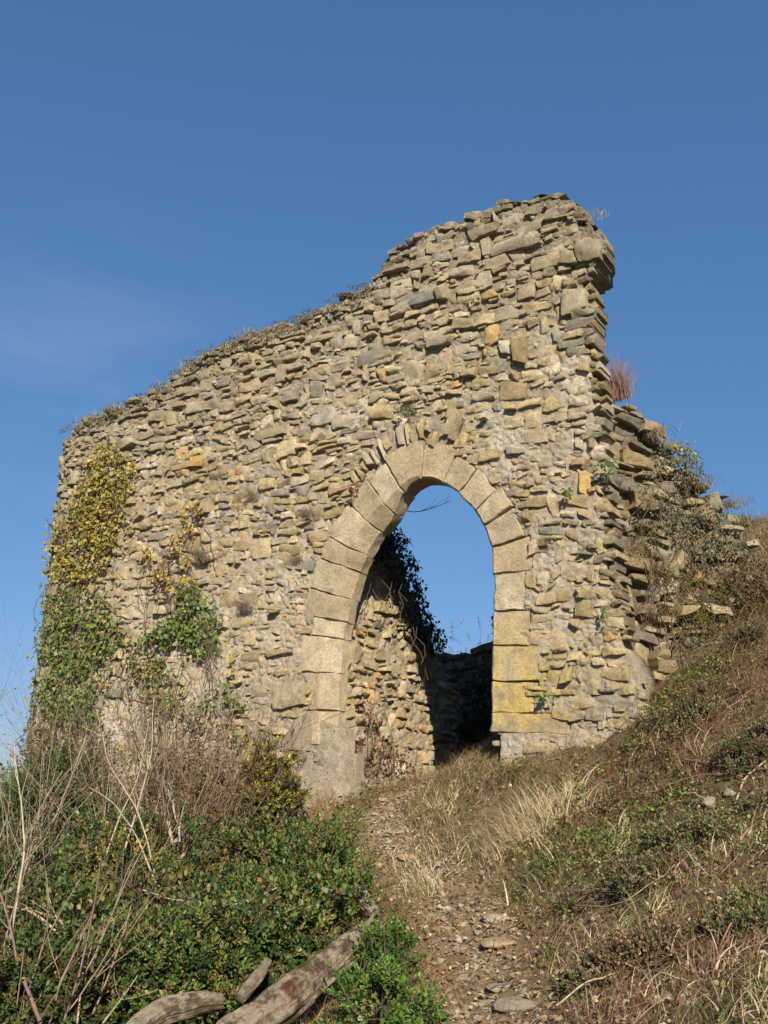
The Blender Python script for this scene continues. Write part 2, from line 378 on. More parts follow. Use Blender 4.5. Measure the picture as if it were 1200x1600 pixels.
# local frame: x along the face to the right, y into the wall, z up
TOP_PX = [(60, 1100), (72, 1000), (80, 930), (86, 870), (92, 800), (90, 740), (99, 690), (112, 665), (150, 653), (200, 630), (250, 606), (280, 580), (320, 550), (370, 528), (430, 508), (490, 486), (530, 466), (590, 432), (603, 400), (625, 383), (650, 370), (690, 352), (735, 333), (790, 316), (840, 307), (870, 300), (893, 313), (905, 335), (922, 350), (940, 372), (938, 406), (912, 420), (916, 440), (928, 475), (922, 520), (928, 560), (934, 620), (942, 700), (945, 760), (955, 850), (965, 930), (978, 1000), (1008, 1040), (1014, 1090), (1024, 1160)]
outline = np.array([p2w(*p) for p in TOP_PX])
S0 = -4.42; RB = 0.75        # the face turns back round the corner left of S0
def arc_s(s):                # stretch: face coordinate of what shows at s on the flat face
    return s
zbase = -1.3
def bend(a, z, h):
    """face coordinate -> local xyz, the far left end rounding back; a slight batter"""
    a = np.asarray(a, float); bt = 0.032 * np.clip(3.2 - z, -3, 6)
    s0 = S0 - bt * 0.6
    th = np.clip((s0 - a) / RB, 0, R(88)); ex = np.clip(s0 - a - RB * R(88), 0, None)
    ca, sa = np.cos(th), np.sin(th)
    x = np.where(a > s0, a, s0 - RB * sa - ex * 0.035); y = np.where(a > s0, 0, RB * (1 - ca) + ex)
    x = x - h * sa; y = y - h * ca - bt * 0.0
    return np.stack([x, y, z], -1)
# opening: front arris of the arch, from the left foot over the point to the right foot
ARCH_PX = [(497, 1290), (498, 1165), (500, 1097), (504, 1028), (512, 969), (523, 924), (541, 869), (570, 816), (602, 784), (625, 761), (650, 746), (677, 746), (702, 756), (722, 772), (737, 790), (752, 811), (763, 834), (770, 860), (773, 895), (773, 942), (771, 1012), (770, 1060), (769, 1144)]
ap = np.array([p2w(*p) for p in ARCH_PX]); ap = np.vstack([ap, [ap[-1][0] + 0.0, ap[-1][1] - 0.35]])
def resample(p, step):
    # Catmull-Rom through the points, then even spacing
    q = np.vstack([2 * p[0] - p[1], p, 2 * p[-1] - p[-2]]); out = []
    for i in range(1, len(q) - 2):
        for t in np.linspace(0, 1, 12, endpoint=False):
            a, b, c, d = q[i - 1], q[i], q[i + 1], q[i + 2]
            out.append(0.5 * ((2 * b) + (-a + c) * t + (2 * a - 5 * b + 4 * c - d) * t * t + (-a + 3 * b - 3 * c + d) * t ** 3))
    out = np.array(out + [p[-1]]); L = np.r_[0, np.cumsum(np.linalg.norm(np.diff(out, axis=0), axis=1))]
    n = int(L[-1] / step) + 1; t = np.linspace(0, L[-1], n)
    return np.c_[np.interp(t, L, out[:, 0]), np.interp(t, L, out[:, 1])], t
apath, at_ = resample(ap, 0.02); AL = at_[-1]
iap = int(np.argmax(apath[:, 1])); TA = at_[iap]
tg = np.gradient(apath, axis=0); tg /= np.linalg.norm(tg, axis=1)[:, None]
for _ in range(30): tg[1:-1] = (tg[:-2] + tg[1:-1] * 2 + tg[2:]) / 4
tg /= np.linalg.norm(tg, axis=1)[:, None]
qn = np.c_[-tg[:, 1], tg[:, 0]]     # points away from the opening
def apt(t, q):
    return np.stack([np.interp(t, at_, apath[:, 0]) + q * np.interp(t, at_, qn[:, 0]), np.interp(t, at_, apath[:, 1]) + q * np.interp(t, at_, qn[:, 1])], -1)
def cham(t): return 0.02 + 0.12 * np.clip((TA - 0.12 - t) / 0.5, 0, 1) * np.clip((t - 0.2) / .3, .3, 1)
z_spr_l = p2w(512, 969)[1]; t_spr_l = at_[np.argmax(apath[:, 1] > z_spr_l)]
z_spr_r = p2w(773, 895)[1]; t_spr_r = at_[iap + np.argmax(apath[iap:, 1] < z_spr_r)]
z_foot = p2w(498, 1165)[1]; t_foot = at_[np.argmax(apath[:, 1] > z_foot)]
blocks = []   # (t0, t1, thickness, kind)
t = t_foot; k = 0
while t < t_spr_l - 0.12:
    L = min(rng.uniform(.25, .40), t_spr_l - t); blocks.append((t, t + L, [.22, .16, .29, .18][k % 4], 'jamb_block')); t += L; k += 1
nv = 7
vt = np.linspace(t, TA + 0.03, nv + 1); vt[1:-1] += rng.uniform(-.035, .035, nv - 1)
for i in range(nv): blocks.append((vt[i], vt[i + 1], rng.uniform(.29, .40), 'voussoir'))
nv = 6
vt = np.linspace(TA + 0.03, t_spr_r, nv + 1); vt[1:-1] += rng.uniform(-.03, .03, nv - 1)
for i in range(nv): blocks.append((vt[i], vt[i + 1], rng.uniform(.28, .40), 'voussoir'))
t = t_spr_r; t_end = at_[np.argmin(np.abs(at_ - (AL - 0.35)))]; k = 0
while t < t_end - 0.05:
    L = rng.uniform(.24, .42)
    if t + L > t_end - .15: L = t_end - t
    blocks.append((t, t + L, [.30, .36, .48, .40, .74, .60, .78, .62][min(k, 7)], 'jamb_block')); t += L; k += 1
arch = None
def ring_block(name, t0, t1, T, parent, c, col, depth=0.28, front=0.0, r=rng, seed=0, q0=None, mat=M_DRESS, tap=0.0, gap=0.005, yellow=0.0):
    g = Geo(); nt_ = max(5, int((t1 - t0) / 0.035)); tt = np.linspace(t0 + gap, t1 - gap, nt_)
    tt = np.r_[tt[0], tt[0], tt[0] + .006, tt[1:-1], tt[-1] - .006, tt[-1], tt[-1]]
    prof = []
    if q0 is None:
        for n in np.linspace(depth, 1, 5): prof.append((-1, n))     # soffit, n filled below
        for f in (0.33, 0.66, 1.0): prof.append((-1 + f, 1 - f))
    X = []; nf = 9; n_soff = 5
    for i, t in enumerate(tt):
        cc = float(cham(t)) if q0 is None else 0
        P = []
        if q0 is None:
            for n in np.linspace(depth, cc + .002, n_soff): P.append((-cc, n))
            for f in (0.3, 0.7, 1.0): P.append((-cc * (1 - f), cc * (1 - f)))
            qs = np.linspace(0.012, T - .012, nf); base = 0
        else:
            P = [(q0, depth), (q0, .05)]; qs = np.linspace(q0 + .01, q0 + T - .01, nf); base = q0
        for q in qs: P.append((q, -front))
        P += [(base + T, .03 - front), (base + T, depth)]
        P = np.array(P); xy = apt(np.full(len(P), t), P[:, 0])
        if i in (0, len(tt) - 1): P[:, 1] = np.maximum(P[:, 1], depth * .8)
        elif i in (1, len(tt) - 2): P[:, 1] += .012
        X.append(np.c_[xy[:, 0], P[:, 1], xy[:, 1]])
    X = np.array(X); sh = X.shape
    nz = np.stack([X[..., 0] * 9, X[..., 1] * 9, X[..., 2] * 9], -1)
    X[..., 1] += fbm(nz + seed * 3.3, 4, 60) * 0.016 + fbm(nz * 3, 2, 63) * .006; X[..., 0] += fbm(nz + seed * 3.3, 4, 61) * 0.02; X[..., 2] += fbm(nz + seed, 4, 62) * 0.02
    ue = np.abs(np.linspace(-1, 1, sh[0]))[:, None] ** 4; X[..., 1] += ue * .05 * np.clip(fbm(X * 8 + seed, 3, 66) - .05, 0, 1) + .04 * np.clip(fbm(X * 5 + seed, 3, 67) - .28, 0, 1)
    tlt = r.normal(0, .012, 2); uu = np.linspace(-1, 1, sh[0])[:, None]; vv = np.linspace(-1, 1, sh[1])[None]
    X[..., 1] += tlt[0] * uu + tlt[1] * vv
    cc = np.array(col) * (1 + .18 * fbm(X * 6, 3, 64))[..., None]
    yl = np.clip(fbm(X * 7, 4, 65) * 4 + .8, 0, 1)[..., None] * (yellow * np.exp(-((X[..., 2] - p2w(800, 1085)[1]) / .5) ** 2))[..., None]
    cc = cc * (1 - yl) + np.array([.62, .45, .14]) * yl
    g.add(X, gridq(sh[0], sh[1]), cc.reshape(-1, 3))
    o = g.build(name, mat, parent, sharp=32); return o
archg = Geo()
arch_root = None
ring_poly = []
DC = [(0.45, 0.36, 0.23), (0.41, 0.325, 0.20), (0.49, 0.40, 0.27), (0.43, 0.345, 0.22)]
# a mortar bed behind the dressed stones is the arch part, each block is its sub-part
def bed():
    g = Geo(); tt = np.linspace(t_foot, t_end, 160); X = []
    for t in tt:
        c = float(cham(t)); P = [(-c + .03, .28), (-c + .03, .2), (-c * .2 + .03, .06), (.06, .03), (.15, .035), (.26, .05), (.26, .4)]
        P = np.array(P); xy = apt(np.full(len(P), t), P[:, 0]); X.append(np.c_[xy[:, 0], P[:, 1], xy[:, 1]])
    X = np.array(X); X += fbm(X * 14, 3, 71)[..., None] * .012
    g.add(X, gridq(*X.shape[:2]), (0.47, 0.41, 0.33)); return g.build('arch', M_MORTAR, wall)
arch_root = bed()
for i, (a, b, T, nm) in enumerate(blocks):
    col = np.array(DC[int(rng.integers(4))]) * rng.uniform(.90, 1.15) * rng.normal(1, .010, 3)
    ring_block(nm, a, b, T, arch_root, 1, col, front=rng.uniform(-.006, .010), seed=i, yellow=.85 if a > t_spr_r else .0)
outer = [apt(t_foot, .3)] + [apt((a + b) / 2 + o * (b - a) * .49, T) for a, b, T, nm in blocks for o in (-1, 1)]
opening = [tuple(p) for p in apath]
ring_poly = [tuple(p) for p in outer] + [tuple(apt(t_end, .0)), tuple(apath[-1]), (apath[-1][0], -2), (apath[0][0], -2), (apath[0][0], z_foot)]
# relieving arch of thin stones on edge
rel_poly = []
ra = Geo()
t0r, t1r = TA - 0.62, TA + 0.30
relo = None
cells_r = []; t = t0r
relieve = []
while t < t1r:
    L = rng.uniform(.05, .10) / max(1, np.linalg.norm(apt(t + .05, .52) - apt(t, .52)) / .05); relieve.append((t, t + L)); t += L
gR = Geo(); gR_parts = []
for p in np.linspace(t0r, t1r, 14): rel_poly.append(tuple(apt(p, .67)))
for p in np.linspace(t1r, t0r, 14): rel_poly.append(tuple(apt(p, .33)))

# facade stones
cells = course_cells(rng, -6.6, 3.6, zbase, 9.0, 0.055, 0.145, wave=0.06, asp=(.8, 2.7), tall=.11, split=.12, gap=.015, big=lambda z: 1.0 + 0.75 * min(1, max(0, (2.6 - z) / 2)), seed=1)
cen = cells.mean(1)
# outline extended left (round the corner) and down
lefttop = outline[7]
fac_poly = [(-7, zbase - 1), (-7, lefttop[1] - .12), (lefttop[0] - .4, lefttop[1] - .06)] + [tuple(p) for p in outline[7:]] + [(outline[-1][0] + .15, zbase - 1)]
low_op = [tuple(p) for p in apath]
def keep(cn):
    x, z = cn[:, 0], cn[:, 1]
    jx = 0.04 * n2(x, z, 8, 77, 2)
    lo_ = z > 1.9; return inpoly(x + jx + .03 * lo_, z + jx + .07 * lo_, fac_poly) & ~inpoly(x, z, ring_poly) & ~inpoly(x, z, rel_poly)
kp = keep(cen)
for cidx in range(4): kp &= ~inpoly(cells[:, cidx, 0] * .8 + cen[:, 0] * .2, cells[:, cidx, 1] * .8 + cen[:, 1] * .2, [tuple(p) for p in apath] + [(apath[-1][0], -2), (apath[0][0], -2)])
ringin = inpoly(cells[..., 0] * .55 + cen[:, None, 0] * .45, cells[..., 1] * .55 + cen[:, None, 1] * .45, ring_poly).sum(1)
kp &= ringin < 3
cells = cells[kp]; cen = cen[kp]
cells = cells[(cen[:, 0] > -6.2)]
ipk = int(np.argmax(outline[:, 1])); rt = outline[ipk:][::-1]
def clampc(c, d=.015):
    zt = np.interp(c[..., 0], outline[7:ipk + 1, 0], outline[7:ipk + 1, 1]) + d; sr = np.interp(c[..., 1], rt[:, 1], rt[:, 0]) + d
    o_ = c.copy(); o_[..., 0] = np.minimum(c[..., 0], sr + .014 * rng.normal(size=sr.shape)); o_[..., 1] = np.where(c[..., 0] < outline[ipk, 0], np.minimum(c[..., 1], zt + .022 * rng.normal(size=zt.shape)), c[..., 1]); return o_
cells = clampc(cells); ok_ = (np.linalg.norm(cells[:, 0] - cells[:, 1], axis=1) > .03) & (np.linalg.norm(cells[:, 0] - cells[:, 3], axis=1) > .025)
cells = cells[ok_]; cen = cells.mean(1)
N = len(cells)
def facade_cols(cn, r):
    n = len(cn); c = palette(r, n, [4.2, 2.6, 2.2, 1.6, .28, 1.0], STC)
    z = cn[:, 1]; top_ = np.interp(cn[:, 0], outline[7:38, 0], outline[7:38, 1]); wx = np.clip(1 - (top_ - z) / 1.7, 0, 1) * np.clip(1.0 + 0.8 * n2(cn[:, 0], z, .8, 90), 0.2, 1.4) * .75
    wx = np.maximum(wx, np.clip((-3.2 - cn[:, 0]) / 1.5, 0, .6))
    grey = np.array([.34, .30, .215]); c = c * (1 - wx[:, None]) + grey * wx[:, None] * r.normal(1, .12, (n, 1))
    cr_ = np.clip(n2(cn[:, 0], z, 1.3, 93) * 2 - .1, 0, 1)[:, None] * (1 - wx[:, None]); c = c * (1 - .45 * cr_) + np.array([.62, .54, .41]) * .45 * cr_
    # yellow lichen on the blocks low at the right jamb, dirt light at the foot
    yp = p2w(840, 1075); d = np.exp(-(((cn[:, 0] - yp[0]) / .45) ** 2 + ((z - yp[1]) / .4) ** 2))[:, None]
    c = c * (1 - .7 * d) + np.array([.54, .41, .16]) * .7 * d
    return c
def prot(cn, r):
    x, z = cn[:, 0], cn[:, 1]
    p = r.normal(0.004, 0.012, len(cn)) + 0.022 * n2(x, z, .7, 99) + .012 * np.clip((z - 3.5) / 2, 0, 1) * r.normal(0, 1, len(cn))
    p += np.where(r.random(len(cn)) < 0.07, r.uniform(.015, .045, len(cn)), 0)
    p -= np.where(r.random(len(cn)) < 0.05, r.uniform(.02, .06, len(cn)), 0)
    return p
g = Geo()
stone_geo(g, cells, bend, prot(cen, rng), facade_cols(cen, rng), rng, seed=3)
# pinning chips in the joints
nc = 6500
cx = rng.uniform(-5.6, 3.1, nc); cz = rng.uniform(zbase, 7.6, nc); w_ = rng.uniform(.012, .06, nc); hh = np.minimum(rng.uniform(.008, .026, nc), w_)
ch = np.stack([np.stack([cx - w_, cz - hh], -1), np.stack([cx + w_, cz - hh], -1), np.stack([cx + w_, cz + hh], -1), np.stack([cx - w_, cz + hh], -1)], 1) + rng.normal(0, .006, (nc, 4, 2))
kk = keep(ch.mean(1)) & ~inpoly(cx, cz, opening); ch = ch[kk]
stone_geo(g, ch, bend, rng.uniform(-.035, .012, len(ch)), facade_cols(ch.mean(1), rng) * 1.05, rng, rough=.8, seed=8, back=.1)
# broken rubble along the ragged top and right edge
rim = []; op_ = outline[7:]
for a, b in zip(op_[:-1], op_[1:]):
    L = np.linalg.norm(b - a); dr = (b - a) / L
    for lay in range(4):
        t = 0
        while t < L:
            w__ = rng.uniform(.03, .085); h__ = rng.uniform(.018, .045); inn = rng.uniform(-.02, .03) + .05 * lay; t += w__ * 1.3
            nr = np.array([dr[1], -dr[0]]); cpt = a + dr * t + nr * inn
            an = (math.atan2(dr[1], dr[0]) * .35 if abs(dr[1]) < .8 else 0) + rng.normal(0, .22); ca, sa = math.cos(an), math.sin(an)
            rim.append([cpt + np.array([x_ * w__ * ca - y_ * h__ * sa, x_ * w__ * sa + y_ * h__ * ca]) for x_, y_ in ((-1, -1), (1, -1), (1, 1), (-1, 1))])
            t += w__ * .6
rim = np.array(rim) + rng.normal(0, .007, (len(rim), 4, 2)); rk = rim.mean(1)[:, 1] > p2w(985, 1000)[1]
rim = clampc(rim[rk], .045)
stone_geo(g, rim, bend, rng.uniform(-.10, .03, len(rim)), facade_cols(rim.mean(1), rng) * rng.uniform(.45, 1.0, (len(rim), 1)), rng, rough=1.2, seed=31, back=.28)
# a few stones that stand out in the photograph
def px_quad(q): return [tuple(p2w(*p)) for p in q]
ex = np.array([px_quad(q) for q in [[(903, 410), (940, 405), (941, 374), (903, 380)], [(866, 412), (904, 412), (902, 392), (868, 392)], [(895, 500), (930, 490), (930, 474), (895, 482)],
      [(428, 1108), (478, 1100), (478, 1062), (424, 1068)], [(395, 690), (450, 676), (447, 662), (398, 678)], [(558, 574), (612, 558), (608, 540), (560, 556)],
      [(487, 668), (527, 660), (524, 632), (486, 642)], [(298, 730), (318, 728), (318, 708), (298, 708)], [(768, 402), (845, 380), (842, 366), (768, 388)], [(640, 478), (700, 462), (698, 448), (642, 462)]]])
stone_geo(g, ex, bend, np.array([.07, .05, .05, .05, .03, .03, .03, .03, .04, .03]), np.array([(.33, .28, .18), (.36, .3, .18), (.34, .28, .17), (.46, .38, .25), (.36, .31, .2), (.27, .25, .2), (.44, .4, .33), (.5, .3, .1), (.3, .26, .18), (.27, .26, .23)]), rng, seed=33, back=.3)
g.build('rubble_facing', M_STONE, wall, sharp=38)

# relieving arch stones as one part
def quad_ring(t0, t1, q0, q1): return np.array([apt(t0, q0), apt(t0, q1), apt(t1, q1), apt(t1, q0)])[[0, 3, 2, 1]]
rc = []
for i, (a, b) in enumerate(relieve):
    if rng.random() < .22: continue
    lo = .40 + .035 * rng.normal(); hi = lo + rng.uniform(.10, .25)
    rc.append(quad_ring(a + .004, b - .004, lo, hi))
rc = np.array(rc) + rng.normal(0, .012, (len(rc), 4, 2))
g = Geo(); stone_geo(g, rc, bend, rng.uniform(.0, .05, len(rc)), palette(rng, len(rc), [3, 2, 2, .8], STC[:4]) * .95, rng, rough=.8, seed=12)
g.build('relieving_arch', M_STONE, wall, sharp=38)

# mortar core: front sheet between the stones, ragged rim, back
def core(mask_fn, mapf, s0, s1, z0, z1, step, thick, base, col_fn, name, mat=M_MORTAR, geo=None, build=True):
    ss = np.arange(s0, s1, step); zz = np.arange(z0, z1, step); Sg, Zg = np.meshgrid(ss, zz, indexing='ij')
    mk = mask_fn(Sg, Zg); h = base(Sg, Zg)
    h = h + 0.030 * n2(Sg, Zg, 10, 55, 4) + 0.018 * n2(Sg, Zg, 34, 57, 3)
    ny = len(zz); q = gridq(len(ss), ny); mf = mk.ravel()[q].all(1); q = q[mf]
    F = mapf(Sg, Zg, h); B = mapf(Sg, Zg, np.full_like(h, -thick) - 0.05 * n2(Sg, Zg, 3, 58))
    n = Sg.size; col = col_fn(Sg, Zg)
    e = np.concatenate([q[:, [0, 1]], q[:, [1, 2]], q[:, [2, 3]], q[:, [3, 0]]]); key = np.sort(e, 1); kk = key[:, 0] * (n + 1) + key[:, 1]
    u_, idx, cnt = np.unique(kk, return_index=True, return_counts=True); be = e[idx[cnt == 1]]
    rim = np.stack([be[:, 1], be[:, 0], be[:, 0] + n, be[:, 1] + n], 1)
    V = np.concatenate([F.reshape(-1, 3), B.reshape(-1, 3)]); Q = np.concatenate([q, q[:, ::-1] + n, rim])
    used = np.unique(Q); mp = np.full(2 * n, -1); mp[used] = np.arange(len(used))
    CC = np.concatenate([col.reshape(-1, 3)] * 2)
    g = Geo() if geo is None else geo
    g.add(V[used], mp[Q], CC[used])
    if build: return g.build(name, mat, wall)
fp = np.array(fac_poly)
def mask_fac(s, z):
    j = 0.06 * n2(s, z, 5, 66); jj = .05 * n2(s, z, 5, 67)
    ok = inpoly(s + j + .05, z + jj + .07, fac_poly) & inpoly(s + j - .03, z + jj + .02, fac_poly)
    hole = inpoly(s, z, [tuple(p) for p in apt(at_, np.where((at_ > t_spr_l) & (at_ < t_spr_r), .24, .08))] + [(apath[-1][0] + .08, -2.5), (apath[0][0] - .08, -2.5)])
    return ok & ~hole & (s > -6.0)
def rich(s, z):
    r_ = np.zeros_like(s)
    for px, py, rs, rz, k in [(900, 620, .22, .8, 1), (740, 620, .3, .4, .7), (930, 900, .2, .7, .3), (850, 900, .25, .5, .5), (660, 560, .4, .3, .6), (500, 640, .4, .3, .9), (450, 880, .3, .5, .7), (790, 680, .45, .5, 1), (870, 560, .35, .4, .8), (560, 650, .45, .3, .8), (420, 780, .5, .35, .6), (820, 1000, .7, .5, .35), (350, 1000, 1.2, .9, .6), (170, 1150, 1.0, .8, 1.0), (860, 780, .4, .6, .5), (830, 1180, .8, .2, .6), (270, 1100, .8, .5, .9)]:
        c = p2w(px, py); r_ = np.maximum(r_, k * np.exp(-(((s - c[0]) / rs) ** 2 + ((z - c[1]) / rz) ** 2)))
    return r_
def base_fac(s, z):
    return -0.05 * inpoly(s, z, ring_poly) - 0.021 + 0.028 * np.clip(rich(s, z) + .5 * n2(s, z, 1.6, 68), 0, 1) - .012 * np.clip((z - 3.2) / 1.5, 0, 1) - 0.008 * np.clip((z - 4.5) / 2, 0, 1)
def col_fac(s, z):
    m_ = np.clip(rich(s, z) * 1.1 + .3 * n2(s, z, 2, 69), 0, 1)[..., None]; t_ = np.clip((z - 4.4) / 1.6, 0, .6)[..., None]
    c = np.array([.62, .52, .375]) * (1 - m_) + np.array([.82, .73, .57]) * m_
    return c * (1 - t_ * (1 - m_)) + np.array([.32, .28, .20]) * t_ * (1 - m_)
core(mask_fac, bend, -6.1, 3.6, zbase - .3, 8.2, 0.014, 0.52, base_fac, col_fac, 'mortar_core')

# side wall of the passage, running back from the left jamb
s_in = float(apath[np.argmax(apath[:, 1] > p2w(500, 1097)[1])][0]) + .09
side_top = [(0.2, 3.9), (.75, 3.9), (1.0, 3.85)]
def side_pt(px, py):
    d = ray(px, py); c0 = O + U * s_in; t = np.dot(c0 - CAMP, U) / np.dot(d, U); P = CAMP + d * t
    return (np.dot(P - O, IN), P[2])
side_poly = [(0.25, -.6), (.25, side_pt(600, 815)[1] + .1), side_pt(606, 822), side_pt(628, 858), side_pt(645, 905), side_pt(660, 950), side_pt(676, 985), side_pt(686, 1020), (3.6, 2.2), (3.6, -.6)]
def map_side(a, z, h): return np.stack([s_in + h - .02, a, z], -1) if np.ndim(a) == 0 else np.stack([s_in + h - .02 + 0 * a, a + 0 * h, z + 0 * h], -1)
sc_ = course_cells(rng, .2, 3.7, -.4, 4.4, .06, .15, wave=.09, asp=(1.0, 2.4), tall=.1, seed=5, gap=.016)
sc_ = sc_[inpoly(sc_.mean(1)[:, 0], sc_.mean(1)[:, 1], side_poly)]
g = Geo(); stone_geo(g, sc_, map_side, rng.normal(0, .022, len(sc_)), palette(rng, len(sc_), [4, 2.4, 1.4, 2, .4, .5], STC) * 1.05, rng, rough=1.25, seed=15, back=.12)
core(lambda s, z: inpoly(s - .02, z + .05, side_poly), map_side, .2, 3.7, -.5, 4.4, .02, .5, lambda s, z: -.035 + .03 * n2(s, z, 2, 80), lambda s, z: np.zeros(s.shape + (3,)) + [.42, .35, .25], 'x', geo=g, build=False)
g.build('passage_wall', M_STONE, wall, sharp=38)

# broken core at the right end, turning back
sR = p2w(945, 760)[0] - .10
FD = R(52)   # turns back by this much from the face
def map_flank(a, z, h):
    a = np.asarray(a, float); bk = np.clip(z - 2.2, 0, 9) * 0.30 * np.clip(a / .5, 0, 1) + 0.10 * n2(a, z, 2.2, 81, 3) + .24
    x = sR + a * math.cos(FD) + h * math.sin(FD); y = a * math.sin(FD) - h * math.cos(FD) + bk - .1
    return np.stack([x + 0 * h, y + 0 * h, z + 0 * h], -1)
def fl_pt(px, py):
    # sight line against the flank's plane
    nrm = U * math.sin(FD) - IN * math.cos(FD); dirv = U * math.cos(FD) + IN * math.sin(FD)
    c0 = O + U * sR + IN * .18; d = ray(px, py); t = np.dot(c0 - CAMP, nrm) / np.dot(d, nrm); P = CAMP + d * t
    return (np.dot(P - c0, dirv), P[2])
flank_poly = [(-.05, -.4), (-.05, fl_pt(950, 600)[1])] + [fl_pt(*p) for p in [(962, 606), (990, 622), (1012, 645), (1035, 690), (1062, 728), (1100, 748), (1128, 778), (1148, 802), (1150, 850), (1150, 1100)]] + [(fl_pt(1150, 1100)[0], -.4)]
fc = course_cells(rng, -.3, 3.2, .2, 5.6, .07, .16, wave=.1, asp=(1.0, 2.5), tall=.1, seed=6, gap=.02)
fc = fc[inpoly(fc.mean(1)[:, 0], fc.mean(1)[:, 1], flank_poly)]
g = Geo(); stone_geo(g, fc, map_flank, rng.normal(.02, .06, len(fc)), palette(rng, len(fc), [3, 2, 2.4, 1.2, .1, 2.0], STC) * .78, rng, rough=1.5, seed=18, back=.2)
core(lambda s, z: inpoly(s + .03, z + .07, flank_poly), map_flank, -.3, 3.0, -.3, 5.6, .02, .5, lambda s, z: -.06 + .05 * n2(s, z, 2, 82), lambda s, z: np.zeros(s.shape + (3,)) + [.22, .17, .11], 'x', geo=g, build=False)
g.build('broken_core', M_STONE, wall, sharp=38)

# ------------------------------------------------------------------ rocks
def rock_geo(c, size, r, seed=0, flat=.6, col=(.4, .33, .22), rot=None, n=14):
    th = np.linspace(0, np.pi, n)[:, None]; ph = np.linspace(0, 2 * np.pi, 2 * n, endpoint=False)[None]
    D = np.stack([np.sin(th) * np.cos(ph), np.sin(th) * np.sin(ph), np.cos(th) + 0 * ph], -1)
    rad = np.full(D.shape[:2], 1e3)
    for q in range(9):
        v = r.normal(size=3); v /= np.linalg.norm(v); rad = np.minimum(rad, r.uniform(.72, 1) / np.maximum(D @ v, .28))
    rad = np.minimum(rad, 1.25); rad = rad + .09 * fbm(D * 2.4 + seed * 7.7, 4, seed)
    X = D * rad[..., None] * np.array([size[0], size[1], size[2]])
    a = r.uniform(0, 6.28) if rot is None else rot; ca, sa = math.cos(a), math.sin(a)
    X = X @ np.array([[ca, sa, 0], [-sa, ca, 0], [0, 0, 1]])
    i, j = np.meshgrid(np.arange(n - 1), np.arange(2 * n), indexing='ij'); j2 = (j + 1) % (2 * n)
    q = np.stack([i * 2 * n + j, (i + 1) * 2 * n + j, (i + 1) * 2 * n + j2, i * 2 * n + j2], -1).reshape(-1, 4)
    g = Geo(); g.add(X + np.asarray(c), q, np.array(col)); return g
# foundation boulders at the foot of the left jamb (local to the wall)
for (px, py, sx, sy, n_, cl) in [(512, 1152, .27, .16, .06, (.43, .365, .26)), (515, 1197, .15, .13, .03, (.42, .36, .28)), (500, 1240, .30, .20, .0, (.44, .37, .27)), (478, 1195, .13, .13, .03, (.34, .30, .24)), (548, 1205, .12, .20, .10, (.38, .31, .22)), (466, 1150, .16, .14, .02, (.38, .31, .22)), (545, 1240, .14, .12, .1, (.40, .33, .24)), (450, 1235, .16, .14, .0, (.36, .3, .22))]:
    s_, z_ = p2w(px, py, n_); g = Geo()
    q_ = np.array([[(s_ - sx, z_ - sy), (s_ + sx, z_ - sy), (s_ + sx, z_ + sy), (s_ - sx, z_ + sy)]]) + rng.normal(0, .045, (1, 4, 2))
    stone_geo(g, q_, bend, np.array([-n_ + .05]), np.array([cl]), rng, rough=1.3, seed=int(px), back=.2, rnd=(.0, .14)); g.build('foundation_boulder', M_STONE, wall, sharp=45)
# white plinth stones under the right jamb
pc = course_cells(rng, p2w(777, 1165)[0] + .32, 2.95, p2w(800, 1215)[1] - .1, p2w(770, 1146)[1] + .02, .1, .16, asp=(1.5, 3), seed=9)
g = Geo(); stone_geo(g, pc, bend, rng.uniform(-.10, -.05, len(pc)), palette(rng, len(pc), [1, 1], [(.5, .45, .37), (.42, .37, .28)]), rng, seed=22)
g.build('plinth', M_STONE, wall)

# ------------------------------------------------------------------ plants: generic builders
def rotm(yaw, pitch, roll):
    """batch of rotation matrices, N x 3 x 3 (columns = local axes)"""
    cy, sy, cp_, sp, cr_, sr = np.cos(yaw), np.sin(yaw), np.cos(pitch), np.sin(pitch), np.cos(roll), np.sin(roll)
    z = np.zeros_like(cy); o = z + 1
    Rz = np.stack([np.stack([cy, -sy, z], -1), np.stack([sy, cy, z], -1), np.stack([z, z, o], -1)], -2)
    Rx = np.stack([np.stack([o, z, z], -1), np.stack([z, cp_, -sp], -1), np.stack([z, sp, cp_], -1)], -2)
    Ry = np.stack([np.stack([cr_, z, sr], -1), np.stack([z, o, z], -1), np.stack([-sr, z, cr_], -1)], -2)
    return Rz @ Rx @ Ry
# leaf templates: lie in local xy, tip +y, normal +z
LEAF_OVAL = (np.array([(0, 0, 0), (.28, .35, .05), (.24, .72, .04), (0, 1, -.06), (-.24, .72, .04), (-.28, .35, .05)]), [(0, 1, 2, 5), (5, 2, 3, 4)])
LEAF_IVY = (np.array([(0, 0, 0), (.5, .12, .03), (.33, .48, 0), (.0, 1.0, -.08), (-.33, .48, 0), (-.5, .12, .03), (0, .4, .08)]), [(0, 1, 2, 6), (6, 2, 3, 4), (0, 6, 4, 5)])
LEAF_DEAD = (np.array([(0, 0, 0), (.3, .3, .15), (.34, .7, .1), (0, 1, -.1), (-.26, .75, .18), (-.34, .3, -.02)]), [(0, 1, 2, 5), (5, 2, 3, 4)])
def leaves(geo, pos, Rm, size, cols, tmpl=LEAF_OVAL, width=1.0):
    T, F = tmpl; T = T * np.array([width, 1, 1]); n = len(pos)
    V = np.einsum('nij,kj->nki', Rm, T) * np.asarray(size).reshape(-1, 1, 1) + pos[:, None]
    F = np.array(F); Q = (F[None] + (np.arange(n) * len(T))[:, None, None]).reshape(-1, 4)
    geo.add(V, Q, np.repeat(cols, len(T), axis=0))
